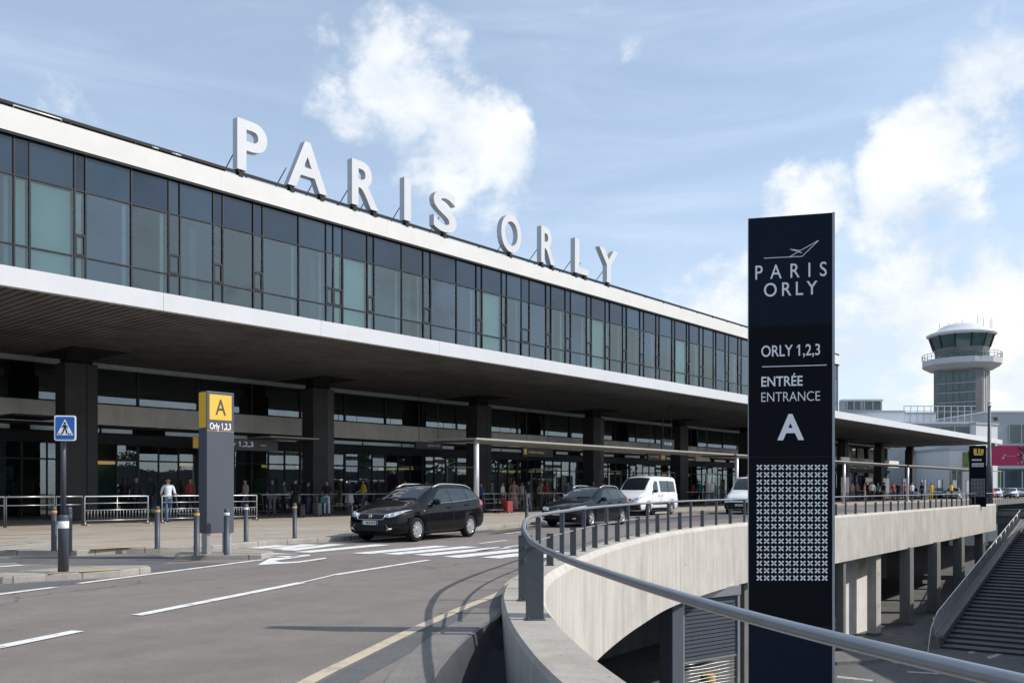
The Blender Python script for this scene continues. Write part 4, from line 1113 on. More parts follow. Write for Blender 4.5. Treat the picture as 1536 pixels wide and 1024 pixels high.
suitcase(763, 769, 'cloth_red', 'red suitcase left of the person in the pink dress')
suitcase(1058, 756, 'cloth_teal', 'teal suitcase beside the two white shirted people between the vans')
def bench(px, py, lab):
    p = gp(px, py, ZS); t = thing('bench', lab, 'bench', p, TH)
    m = MB(); 
    for k in range(4): m.box(-.9, .9, -.22+k*.12, -.13+k*.12, .42, .46)
    m.build('seat', 'shop_wood', t)
    for s in (-.7, .7): MB().box(s-.03, s+.03, -.2, .22, 0, .42).build('leg', 'galvanised', t)
bench(508, 771, 'small slatted bench at the foot of the second column')

# ================================================================== PEOPLE
def person(px, py, top, lab, shirt, legs, hair='hair_dark', skin='skin', face=0.0, walk=0.0, sleeves=.5, arm=(0.0, 0.0), skirt=None, shoes='cloth_black', cap=None, longhair=False, z=ZS, extra=None):
    p = gp(px, py, z); H = max(1.5, min(1.92, (py-top)*p.y/FO)); k = H/1.76
    t = bpy.data.objects
    J = {}; E = []
    V = []; Rr = []
    def v(n, x, y, zz, r): J[n] = len(V); V.append(Vector((x, y, zz))); Rr.append(r if isinstance(r, tuple) else (r, r))
    v('pelvis',0,0,.95,(.155,.115)); v('waist',0,0,1.1,(.14,.105)); v('chest',0,-.005,1.3,(.165,.115)); v('sh',0,0,1.43,(.11,.085)); v('neck',0,0,1.51,.052)
    E += [('pelvis','waist'),('waist','chest'),('chest','sh'),('sh','neck')]
    v('h1',0,-.015,1.57,.062); v('h2',0,-.02,1.65,.086); v('h3',0,-.01,1.715,.07); E += [('neck','h1'),('h1','h2'),('h2','h3')]
    for s, nm, ph in ((-1,'l',walk),(1,'r',-walk)):
        v('hip'+nm,.095*s,0,.88,.098); v('kn'+nm,.1*s,-.03-ph*.5+.0,.5,.062); v('an'+nm,.105*s,-ph*1.0+(.1*abs(walk) if ph<0 else 0)+.02,.1,.042); v('toe'+nm,.115*s,-ph*1.0-.13,.04,.036)
        E += [('pelvis','hip'+nm),('hip'+nm,'kn'+nm),('kn'+nm,'an'+nm),('an'+nm,'toe'+nm)]
        bend = arm[0] if s < 0 else arm[1]
        v('s'+nm,.185*s,0,1.42,.062); 
        el = Vector((.235*s, .03+ph*.3-bend*.06, 1.14)); v('e'+nm,*el,.046)
        wr = el+Vector((-.01*s, -.07-bend*.2+ph*.35, -.24+bend*.28)); v('w'+nm,*wr,.03)
        pa = wr+(wr-el).normalized()*.075; v('p'+nm,*pa,(.04,.022))
        E += [('sh','s'+nm),('s'+nm,'e'+nm),('e'+nm,'w'+nm),('w'+nm,'p'+nm)]
    me = bpy.data.meshes.new('person'); me.from_pydata([q*1.0 for q in V], [(J[a], J[b]) for a, b in E], [])
    o = bpy.data.objects.new('person', me); COL.objects.link(o)
    o.modifiers.new('skin', 'SKIN').use_smooth_shade = True
    for i, sv in enumerate(me.skin_vertices[0].data): sv.radius = Rr[i]; sv.use_root = (i == 0)
    sb = o.modifiers.new('sub', 'SUBSURF'); sb.levels = 1; sb.render_levels = 1
    dg = bpy.context.evaluated_depsgraph_get(); dg.update()
    m2 = bpy.data.meshes.new_from_object(o.evaluated_get(dg)); bpy.data.objects.remove(o); bpy.data.meshes.remove(me)
    mb = MB(); mb.bm.from_mesh(m2); bpy.data.meshes.remove(m2)
    for f in mb.bm.faces:
        c = f.calc_center_median(); f.smooth = True
        ax = abs(c.x)
        if c.z < .085: f.material_index = 3
        elif c.z > 1.5: f.material_index = 0
        elif ax > .19 and c.z < 1.36: f.material_index = 1 if c.z > 1.36-.5*sleeves else 0
        elif c.z < .98: f.material_index = 2
        else: f.material_index = 1
    # face, ears, hands with separate fingers
    nb = len(mb.bm.faces)
    mb.tube([(0,-.1,1.655),(0,-.122,1.62),(0,-.1,1.612)], [.008,.014,.009], 6, 0)
    for s in (-1, 1):
        mb.tube([(.086*s,-.005,1.665),(.096*s,.005,1.64),(.086*s,-.0,1.615)], [.008,.014,.007], 6, 0)
        mb.tube([(.03*s-.008,-.099,1.66),(.03*s,-.104,1.661),(.03*s+.008,-.099,1.66)], [.005,.009,.005], 6, 4)
    mb.tube([(-.022,-.094,1.588),(0,-.101,1.587),(.022,-.094,1.588)], [.003,.006,.003], 5, 5)
    for s, nm in ((-1,'l'),(1,'r')):
        pa, wr = V[J['p'+nm]], V[J['w'+nm]]; d = (pa-wr).normalized(); sd = Vector((0,-1,0)) if abs(d.y) < .7 else Vector((1,0,0)); sd = (sd-d*sd.dot(d)).normalized(); cu = d.cross(sd)*s
        for q in range(4):
            b0 = pa+d*.015+sd*(-.024+.016*q); ln = (.058,.07,.075,.066)[q]
            mb.tube([b0, b0+d*ln*.5+cu*.004, b0+d*ln*.85+cu*.02, b0+d*ln+cu*.032], [.009,.0085,.0075,.005], 6, 0)
        b0 = wr+d*.03+sd*.026; mb.tube([b0, b0+sd*.022+d*.022, b0+sd*.03+d*.05+cu*.01], [.01,.0095,.006], 6, 0)
    for vv in mb.bm.verts: vv.co *= k
    b = mb.build('person', [skin, 'cloth_'+shirt, 'cloth_'+legs, shoes, 'hair_dark', 'tail_red'], None, fix=False)
    b.location = p; b.rotation_euler.z = face
    tag(b, lab, 'person', 'people outside the terminal')
    # hair
    hb = MB(); n = 12
    prof = []
    rows = [(.093,1.60 if longhair else 1.645),(.1,1.67),(.094,1.715),(.07,1.745),(.03,1.76),(0,1.762)]
    if longhair: rows = [(.085,1.42),(.1,1.5)]+rows
    prev = None
    for r_, zz in rows:
        ring = []
        for q in range(n):
            a = 2*math.pi*q/n; x = r_*math.cos(a)*1.0; y = r_*math.sin(a)*1.05+.012
            zq = zz
            if y < -.02 and zz < 1.69: zq = 1.70; y = -.078; x *= .9
            ring.append(hb.bm.verts.new((x*k, y*k, zq*k)))
        if prev:
            for q in range(n):
                try: f = hb.bm.faces.new((prev[q], prev[(q+1) % n], ring[(q+1) % n], ring[q])); f.smooth = True
                except ValueError: pass
        prev = ring
    hb.build('hair', hair, b)
    if skirt:
        sk = MB(); sk.lathe([(.15*k,1.02*k),(.19*k,.9*k),(.23*k,.6*k),(.27*k,skirt*k)], 16); sk.build('skirt', 'cloth_'+legs, b)
    if cap:
        c_ = MB(); c_.lathe([(.104*k,1.70*k),(.106*k,1.73*k),(.08*k,1.785*k),(0,1.795*k)], 14); c_.box(-.07*k, .07*k, -.19*k, -.08*k, 1.70*k, 1.712*k); c_.build('cap', 'cloth_'+cap, b)
    return b
def bag(px, py, z0, mm, lab):
    p = gp(px, py, ZS); p.z = z0
    t = thing('handbag', lab, 'bag', p, rnd.uniform(-.5, .5))
    m = MB(); m.box(-.17, .17, -.06, .06, 0, .26); m.build('pouch', mm, t, bevel=.02)
    m = MB(); m.tube([(-.1,0,.26),(-.08,0,.42),(.08,0,.42),(.1,0,.26)], .009, 5); m.build('handle', mm, t)
person(252, 783.5, 716, 'man in a white shirt and blue jeans walking behind the galvanised barrier', 'white', 'jeans', face=R(35), walk=.28, sleeves=.45, arm=(.3,.7))
person(204, 776.5, 714, 'man in a dark navy suit standing left of the man in the white shirt', 'navy', 'black', face=R(60), sleeves=1.1, arm=(.2,.3))
person(186, 775, 716, 'person in black with a bare arm nearest to the first column', 'black', 'black', face=R(-140), sleeves=.3, longhair=True, hair='hair_brown', arm=(0,.6))
person(226, 773, 713, 'person in black with brown hair standing between the suited man and the man in white', 'black', 'grey', face=R(-30), hair='hair_brown', sleeves=1.1)
person(443, 774, 717, 'person in a long black coat seen from behind left of the second column', 'black', 'black', face=R(160), sleeves=1.1, skirt=.45)
person(490, 772, 720, 'person in a black top and white trousers carrying a teal bag beside the second column', 'black', 'white', face=R(20), sleeves=.4, arm=(.4,.2))
person(524, 770, 717, 'person in a navy top, white apron and dark cap right of the second column', 'navy', 'white', face=R(50), cap='black', sleeves=1.1, arm=(.6,.6), skirt=.55)
person(568, 769, 715, 'person dressed in black behind the bonnet of the black people carrier', 'black', 'black', face=R(10), sleeves=1.1, skin='skin_dark')
person(608, 768, 720, 'person in a dark red top seen above the roof of the black people carrier', 'red', 'black', face=R(-25))
person(462, 771, 722, 'person in a navy jacket at the foot of the second column on its left', 'navy', 'jeans', face=R(80), sleeves=1.1)
person(722, 768, 723, 'person in a blue shirt just right of the nearest shelter post', 'blue', 'navy', face=R(-60), sleeves=.5)
person(754, 767, 722, 'person in a white shirt and red trousers left of the person in the pink dress', 'white', 'red', face=R(70), sleeves=.5, arm=(.5,.5))
person(771, 766, 719, 'person in a long pink dress under the nearest shelter', 'pink', 'pink', face=R(5), skirt=.1, sleeves=.5, longhair=True, hair='hair_brown')
person(783, 765, 722, 'person in a white top and beige trousers right of the pink dress', 'white', 'beige', face=R(-20), sleeves=.6)
person(793, 766, 719, 'person in a navy jacket and white trousers second right of the pink dress', 'navy', 'white', face=R(200), sleeves=1.1)
person(820, 765, 721, 'person in dark red and black left of the estate car roof', 'red', 'black', face=R(30), longhair=True)
person(836, 764, 723, 'person in a black jacket behind the windscreen of the estate car', 'black', 'jeans', face=R(-70), sleeves=1.1)
person(1040, 755, 725, 'shorter person in a red top and black trousers left of the two white shirted people', 'red', 'black', face=R(40))
person(1049, 755, 720, 'man in a teal shirt and black trousers between the white vans', 'teal', 'black', face=R(-30), sleeves=.5)
person(1068, 755, 720, 'man in a white shirt and black trousers between the white vans', 'white', 'black', face=R(15), sleeves=.5, skin='skin_dark')
person(1084, 755, 722, 'person in grey at the nose of the half hidden white van', 'grey', 'jeans', face=R(-80), sleeves=1.1)
person(1278, 752, 722, 'distant person in a pale beige coat just right of the tall totem', 'beige', 'grey', face=R(10), sleeves=1.1)
person(1297, 752, 723, 'distant person in a pink top and beige trousers under the far canopy', 'pink', 'beige', face=R(60))
person(1303, 751.5, 722, 'distant person in black next to the one in pink and beige', 'black', 'black', face=R(-60), sleeves=1.1)
person(1308, 752, 722, 'distant person in a white shirt and navy trousers right of the one in black', 'white', 'navy', face=R(-20))
person(1326, 751.5, 723, 'distant person in dark clothes alone by a far column', 'black', 'grey', face=R(100), skin='skin_dark')
person(1340, 751.5, 723, 'distant person in a dark red shirt, leftmost of the far crowd of three', 'red', 'black', face=R(20))
person(1347, 751, 723, 'distant person in a black jacket in the middle of the far crowd of three', 'black', 'black', face=R(-40), sleeves=1.1)
person(1357, 751, 722, 'distant person in a red coat at the right end of the far crowd of three', 'red', 'navy', face=R(60), sleeves=1.1)
person(1397, 749.5, 724, 'distant worker in yellow clothing left of the far blue car', 'yellow', 'yellow', face=R(0), sleeves=1.1)
person(1427, 748.5, 724, 'distant worker in a yellow jacket between the two far cars', 'yellow', 'black', face=R(30), sleeves=1.1)
for (px_, py_, tp_, lab_, sh_, lg_, fc_, kw_) in (
  (20, 778, 720, 'person in a grey top behind the railing at the left edge', 'grey', 'black', 40, {}),
  (58, 777, 719, 'person in a red top behind the railing left of the crossing sign pole', 'red', 'navy', -30, dict(longhair=True, hair='hair_brown')),
  (285, 775, 716, 'person in a red jacket partly behind the left edge of the grey pillar sign', 'red', 'black', 60, dict(sleeves=1.1)),
  (368, 774, 718, 'person in a beige coat just right of the grey pillar sign', 'beige', 'jeans', -40, dict(sleeves=1.1, walk=.2)),
  (408, 773, 718, 'person in a navy top with long hair between the pillar sign and the second column', 'navy', 'grey', 30, dict(longhair=True)),
  (425, 772, 720, 'shorter person in green left of the long black coat', 'green', 'black', 120, {}),
  (545, 769, 718, 'person in a pale yellow top left of the black people carrier roof', 'yellow', 'jeans', -60, {}),
  (640, 768, 721, 'person in white seen above the middle of the black people carrier roof', 'white', 'black', 20, {}),
  (664, 767, 722, 'person in black with long brown hair above the rear of the people carrier roof', 'black', 'black', 80, dict(longhair=True, hair='hair_brown')),
  (738, 767, 721, 'person in a grey jacket beside the luggage trolley right of the shelter post', 'grey', 'black', -100, dict(sleeves=1.1)),
  (812, 765, 721, 'bare armed person in beige between the navy jacket and the dark red top', 'beige', 'navy', 20, dict(arm=(.6,.2))),
  (852, 764, 722, 'person in a blue shirt under the shelter above the estate car bonnet', 'blue', 'black', -20, {}),
  (890, 762, 721, 'person in red left of the white van roof', 'red', 'grey', 50, {}),
  (905, 762, 722, 'person in black directly left of the white van', 'black', 'navy', -50, dict(sleeves=1.1)),
  (1031, 755, 722, 'person in navy just right of the white van tail', 'navy', 'black', 10, dict(sleeves=1.1)),
  (1058, 755, 722, 'person in black between the teal and the white shirt', 'black', 'black', 170, dict(sleeves=1.1)),
  (1286, 752, 723, 'distant person in grey between the pale coat and the pink top', 'grey', 'navy', 30, {}),
  (1317, 751.5, 723, 'distant person in teal left of a far dark column', 'teal', 'black', -40, {}),
  (1368, 751, 723, 'distant person in white right of the red coat', 'white', 'jeans', 15, {}),
  (1383, 750.5, 723, 'distant person in navy left of the yellow worker', 'navy', 'black', -70, dict(sleeves=1.1))):
    person(px_, py_, tp_, lab_, sh_, lg_, face=R(fc_), **{**dict(walk=(px_*7 % 5-2)*.09, arm=((px_ % 3)*.3, (px_ % 4)*.25)), **kw_})
bag(486.5, 773, .72, 'cloth_teal', 'teal handbag held by the person in white trousers beside the second column')
# ================================================================== VEHICLES
def lerp_stations(st, n=10):
    P = [s for s in st]; out = []
    ext = [[2*a-b for a, b in zip(P[0], P[1])]]+P+[[2*a-b for a, b in zip(P[-1], P[-2])]]
    for i in range(1, len(ext)-2):
        a, b, c, d = ext[i-1], ext[i], ext[i+1], ext[i+2]
        for k in range(n):
            t = k/n; h = []
            for q in range(len(b)):
                m0 = (c[q]-a[q])/max(1e-6, c[0]-a[0])*(c[0]-b[0]); m1 = (d[q]-b[q])/max(1e-6, d[0]-b[0])*(c[0]-b[0])
                if q and (c[q]-b[q])*(b[q]-a[q]) <= 0: m0 = 0
                if q and (d[q]-c[q])*(c[q]-b[q]) <= 0: m1 = 0
                t2, t3 = t*t, t*t*t
                h.append((2*t3-3*t2+1)*b[q]+(t3-2*t2+t)*m0+(-2*t3+3*t2)*c[q]+(t3-t2)*m1 if q else b[0]+(c[0]-b[0])*t)
            out.append(h)
    out.append(P[-1]); return out
def ring(s):
    x, zb, zl, zt, hw, rw = s
    g = [(0, zb), (hw*.72, zb), (hw*.93, zb+.045), (hw*.985, zb+.13), (hw*1.0, zb+(zl-zb)*.42), (hw*.99, zb+(zl-zb)*.72), (hw*.972, zl-.035), (hw*.94, zl),
         (hw*.94+(rw-hw*.94)*.42, zl+(zt-zl)*.45), (rw+.02, zt-(zt-zl)*.13), (rw-.045, zt-(zt-zl)*.035), (rw*.72, zt+.008), (rw*.36, zt+.022), (0, zt+.027)]
    return g
def car_shell(st, wheels, rw, W):
    S_ = lerp_stations(st, 9); bm = bmesh.new(); prev = None; first = None
    for s in S_:
        g = ring(s); pts = [(s[0], y, z) for y, z in g]+[(s[0], -y, z) for y, z in g[-2:0:-1]]
        cur = [bm.verts.new(p) for p in pts]
        if prev:
            n = len(cur)
            for k in range(n):
                f = bm.faces.new((prev[k], cur[k], cur[(k+1) % n], prev[(k+1) % n])); f.smooth = True
        else: first = cur
        prev = cur
    bm.faces.new(first); bm.faces.new(prev[::-1])
    bmesh.ops.recalc_face_normals(bm, faces=bm.faces)
    me = bpy.data.meshes.new('body'); bm.to_mesh(me); bm.free()
    o = bpy.data.objects.new('body', me); COL.objects.link(o)
    cm = MB()
    for x in wheels:
        for s in (-1, 1): cm.cyl((x, s*(W/2-.28), rw), (x, s*(W/2+.3), rw), rw+.055, 32)
    cut = cm.build('cutter', 'plastic_black')
    b = o.modifiers.new('arch', 'BOOLEAN'); b.object = cut; b.operation = 'DIFFERENCE'; b.solver = 'EXACT'
    dg = bpy.context.evaluated_depsgraph_get(); dg.update()
    m2 = bpy.data.meshes.new_from_object(o.evaluated_get(dg))
    bpy.data.objects.remove(o); bpy.data.objects.remove(cut); bpy.data.meshes.remove(me)
    bm2 = bmesh.new(); bm2.from_mesh(m2); bpy.data.meshes.remove(m2)
    for f in bm2.faces:
        c = f.calc_center_median(); f.smooth = True; f.material_index = 0
        for x in wheels:
            r = math.hypot(c.x-x, c.z-rw)
            if r < rw+.053 and abs(c.y) < W/2-.015 and abs(f.normal.y) < .5 or (r < rw+.05 and abs(c.y) < W/2-.2): f.material_index = 1; f.smooth = False
    return bm2
class Car:
    def __init__(s, t, bm):
        s.t = t; s.tree = BVHTree.FromBMesh(bm)
    def proj(s, kind, a, b, off):
        if kind == 'L': o, d = Vector((a, -3, b)), Vector((0, 1, 0))
        elif kind == 'R': o, d = Vector((a, 3, b)), Vector((0, -1, 0))
        elif kind == 'F': o, d = Vector((-2, a, b)), Vector((1, 0, 0))
        elif kind == 'B': o, d = Vector((9, a, b)), Vector((-1, 0, 0))
        else: o, d = Vector((a, b, 4)), Vector((0, 0, -1))
        h = s.tree.ray_cast(o, d)
        if h[0] is None: return None
        n = h[1]
        if n.dot(d) > 0: n = -n
        return h[0]+n*off
    def patch(s, name, kind, poly, m, off=.006, parent=None, res=.06, thick=True):
        bm = bmesh.new(); vs = [bm.verts.new((a, b, 0)) for a, b in poly]
        tris = geometry.tessellate_polygon([[Vector((a, b, 0)) for a, b in poly]])
        for tr in tris:
            try: bm.faces.new([vs[i] for i in tr])
            except ValueError: pass
        for it in range(5):
            ed = [e for e in bm.edges if e.calc_length() > res]
            if not ed: break
            bmesh.ops.subdivide_edges(bm, edges=ed, cuts=1)
            bmesh.ops.triangulate(bm, faces=[f for f in bm.faces if len(f.verts) > 3])
        bad = []
        for v in bm.verts:
            q = s.proj(kind, v.co.x, v.co.y, off)
            if q is None: bad.append(v)
            else: v.co = q
        if bad: bmesh.ops.delete(bm, geom=bad, context='VERTS')
        for f in bm.faces: f.smooth = True
        bmesh.ops.recalc_face_normals(bm, faces=bm.faces)
        d = {'L': (0,-1,0), 'R': (0,1,0), 'F': (-1,0,0), 'B': (1,0,0), 'T': (0,0,1)}[kind]; tot = Vector()
        for f in bm.faces: tot += f.normal*f.calc_area()
        if tot.dot(Vector(d)) < 0: bmesh.ops.reverse_faces(bm, faces=bm.faces)
        mb = MB(); mb.bm.free(); mb.bm = bm
        return mb.build(name, m, parent or s.t, fix=False)
    def line(s, kind, pts, w, m, name='seam', off=.0035, parent=None, r=None, mb=None):
        q = []
        for (a, b), (c, d) in zip(pts, pts[1:]):
            n = max(2, int(math.hypot(c-a, d-b)/.06))
            for k in range(n+1):
                p = s.proj(kind, a+(c-a)*k/n, b+(d-b)*k/n, off)
                if p is not None and (not q or (p-q[-1]).length > .004): q.append(p)
        if len(q) < 2: return
        if mb is not None: mb.tube(q, w, 5); return
        M_ = MB(); M_.tube(q, w, 5); return M_.build(name, m, parent or s.t)
def wheel(t, x, y, r, side, spokes=9, wid=.2, style=0):
    o = MB(); s = side
    o.lathe([(r*.66,-wid/2),(r*.92,-wid/2),(r*.985,-wid*.36),(r,-wid*.2),(r,wid*.2),(r*.985,wid*.36),(r*.92,wid/2),(r*.66,wid/2)], 36, axis='y', caps=False)
    w = o.build('wheel', 'tyre', t); w.location = (x, y, r)
    m = MB(); m.lathe([(r*.67,-wid*.4),(r*.69,s*wid*.46),(r*.62,s*wid*.47),(r*.6,s*wid*.2),(r*.6,-s*wid*.3)], 36, axis='y', caps=False)
    yo = s*wid*.40
    for k in range(spokes):
        a = 2*math.pi*k/spokes; ca, sa = math.cos(a), math.sin(a)
        def pt(rr, wv, yy): return (rr*ca-wv*sa, yy, rr*sa+wv*ca)
        m.prism([(r*.1,-.03*r/.3),(r*.64,-.036*r/.3),(r*.64,.036*r/.3),(r*.1,.03*r/.3)], lambda a_, b_: pt(a_, b_, yo+s*.02*(1-abs(a_/r-.35))), lambda a_, b_: pt(a_, b_, yo-s*.04))
    m.cyl((0,yo-s*.05,0),(0,yo+s*.03,0), r*.2, 16)
    m.build('rim', 'alloy', w)
    m = MB(); m.lathe([(r*.61,yo-s*.11),(0,yo-s*.112)], 24, axis='y'); m.build('brake_disc', 'plastic_black', w)
    return w
def glyph_plate(c, t, kind, y, z, w=.5, h=.11, side_blue=True):
    """number plate with unreadable characters like the photograph's"""
    p = c.proj(kind, y, z, .012); sg = -1 if kind == 'F' else 1
    m = MB(); m.box(-.008, .008, -w/2, w/2, -h/2, h/2); o = m.build('number_plate', 'plate', t); o.location = p+Vector((sg*.012,0,0))
    m = MB(); m.box(sg*.008, sg*.0095, -w/2, -w/2+.045, -h/2, h/2); m.box(sg*.008, sg*.0095, w/2-.045, w/2, -h/2, h/2); m.build('blue_strip', 'sign_blue', o)
    m = MB(); q = -w/2+.07; g = random.Random(3)
    while q < w/2-.1:
        m.box(sg*.008, sg*.0095, q, q+g.uniform(.022,.04), -h*.3, h*g.uniform(.2,.33)); q += g.uniform(.05,.062)
    m.build('characters', 'dark_glyph', o)

def build_car(name, label, cat, st, L, W, wb, rw, paint, sp, loc, rz, group, spokes=9):
    t = thing(name, label, cat, loc, rz, group)
    bm = car_shell(st, wb, rw, W); c = Car(t, bm)
    mb = MB(); mb.bm.free(); mb.bm = bm
    body = mb.build('body', [paint, 'plastic_black'], t, fix=False)
    g = sp
    c.patch('windscreen', 'T', g['screen'], 'car_glass', .006)
    for k in 'LR':
        for poly in g['side']: c.patch('side_window', k, poly, 'car_glass', .005)
        if 'pillar' in g:
            for poly in g['pillar']: c.patch('pillar_trim', k, poly, 'plastic_black', .004)
        m = MB()
        for ln in g['seams']: c.line(k, ln, .0045, None, mb=m, off=.001)
        m.build('door_seams', 'joint', t)
        m = MB()
        for (x, z) in g['handles']:
            p = c.proj(k, x, z, .0); q = c.proj(k, x+.19, z+.008, 0)
            if p and q:
                n_ = Vector((0, -1 if k == 'L' else 1, 0)); m.tube([p, p+n_*.035, q+n_*.035, q], .014, 6)
        m.build('door_handle', g.get('handle_mat', paint), t)
        p = c.proj(k, *g['mirror'], 0)
        if p:
            s_ = -1 if k == 'L' else 1
            m = MB(); bmesh.ops.create_uvsphere(m.bm, u_segments=14, v_segments=9, radius=1.0, matrix=Matrix.Translation(p+Vector((0, s_*.14, .05))) @ Matrix.Diagonal((.075,.125,.082,1)))
            m.bar(p+Vector((0,-s_*.03,0)), p+Vector((0, s_*.1, .02)), .06, .05)
            o = m.build('wing_mirror', paint if not g.get('black_mirror') else 'plastic_black', t, smooth=True)
        if 'sill' in g: c.patch('sill_trim', k, g['sill'], 'plastic_black', .007)
        if 'rubstrip' in g: c.patch('rubbing_strip', k, g['rubstrip'], 'plastic_black', .009)
        if 'chrome' in g:
            m = MB()
            for ln in g['chrome']: c.line(k, ln, .009, None, mb=m, off=.006)
            m.build('window_trim', 'chrome', t)
        if 'rails' in g:
            m = MB(); sgn = -1 if k == 'L' else 1; pr = []
            xs0, xs1, yy = g['rails']
            for i in range(13):
                x = xs0+(xs1-xs0)*i/12; q = c.proj('T', x, sgn*yy, 0); u = math.sin(math.pi*min(1, max(0, i/12)))
                pr.append(q+Vector((0, 0, .012+.05*min(1, u*2.2))))
            m.tube(pr, .02, 7); m.build('roof_rail', 'galvanised', t)
        for x, z in g.get('repeater', []): c.patch('side_repeater', k, [(x,z),(x+.06,z-.005),(x+.06,z+.02),(x,z+.022)], 'amber', .008)
    for s_ in (-1, 1):
        if 'head' in g:
            o = c.patch('headlight', 'F', [(s_*a, b) for a, b in g['head']], 'lamp_glass', .008, res=.04)
            m = MB()
            for (a, b, r_) in g.get('bulbs', []):
                q = c.proj('F', s_*a, b, .004)
                if q: bmesh.ops.create_uvsphere(m.bm, u_segments=10, v_segments=8, radius=r_, matrix=Matrix.Translation(q))
            if len(m.bm.verts): m.build('lamp_lens', 'chrome', o, smooth=True)
            else: m.bm.free()
        if 'fog' in g: c.patch('fog_lamp', 'F', [(s_*a, b) for a, b in g['fog']], 'chrome', .006, res=.03)
        if 'tail' in g: c.patch('tail_light', 'L' if s_ < 0 else 'R', g['tail'], 'tail_red', .006, res=.04)
        if 'tailb' in g: c.patch('tail_light', 'B', [(s_*a, b) for a, b in g['tailb']], 'tail_red', .006, res=.04)
    for nm, poly, mm in g.get('front', []): c.patch(nm, 'F', poly, mm, .005, res=.05)
    for nm, pts, r_, mm in g.get('frontline', []): c.line('F', pts, r_, mm, nm, off=.008)
    for nm, poly, mm in g.get('rear', []): c.patch(nm, 'B', poly, mm, .005, res=.06)
    if 'badge' in g:
        q = c.proj('F', 0, g['badge'], .01); m = MB(); m.cyl(q+Vector((-.012,0,0)), q+Vector((.01,0,0)), .055, 18); o = m.build('badge', 'chrome', t)
        m = MB(); m.cyl(q+Vector((-.016,0,0)), q+Vector((-.012,0,0)), .036, 14); m.build('badge_centre', 'sign_grey', o); m = MB(); m.cyl(q+Vector((-.02,0,0)), q+Vector((-.0165,0,0)), .02, 10); m.build('badge_centre', 'chrome', o)
    glyph_plate(c, t, 'F', 0, g['plate'])
    if 'wiper' in g:
        m = MB()
        for ln in g['wiper']: c.line('T', ln, .009, None, mb=m, off=.018)
        m.build('wiper', 'plastic_black', t)
    if 'bonnet' in g:
        m = MB()
        for ln in g['bonnet']: c.line('T', ln, .0045, None, mb=m, off=.001)
        m.build('bonnet_seam', 'joint', t)
    for x in wb:
        for s_ in (-1, 1): wheel(t, x, s_*(W/2-.125), rw, s_, spokes)
    m = MB(); m.box(.5, L-.5, -W/2+.3, W/2-.3, .16, .35); m.build('underbody', 'plastic_black', t)
    return t
def tip(base, rzv, lx, ly):        # where the origin goes so that local (lx,ly) stands on base
    ca, sa = math.cos(rzv), math.sin(rzv)
    return (base.x-(lx*ca-ly*sa), base.y-(lx*sa+ly*ca), 0.002)
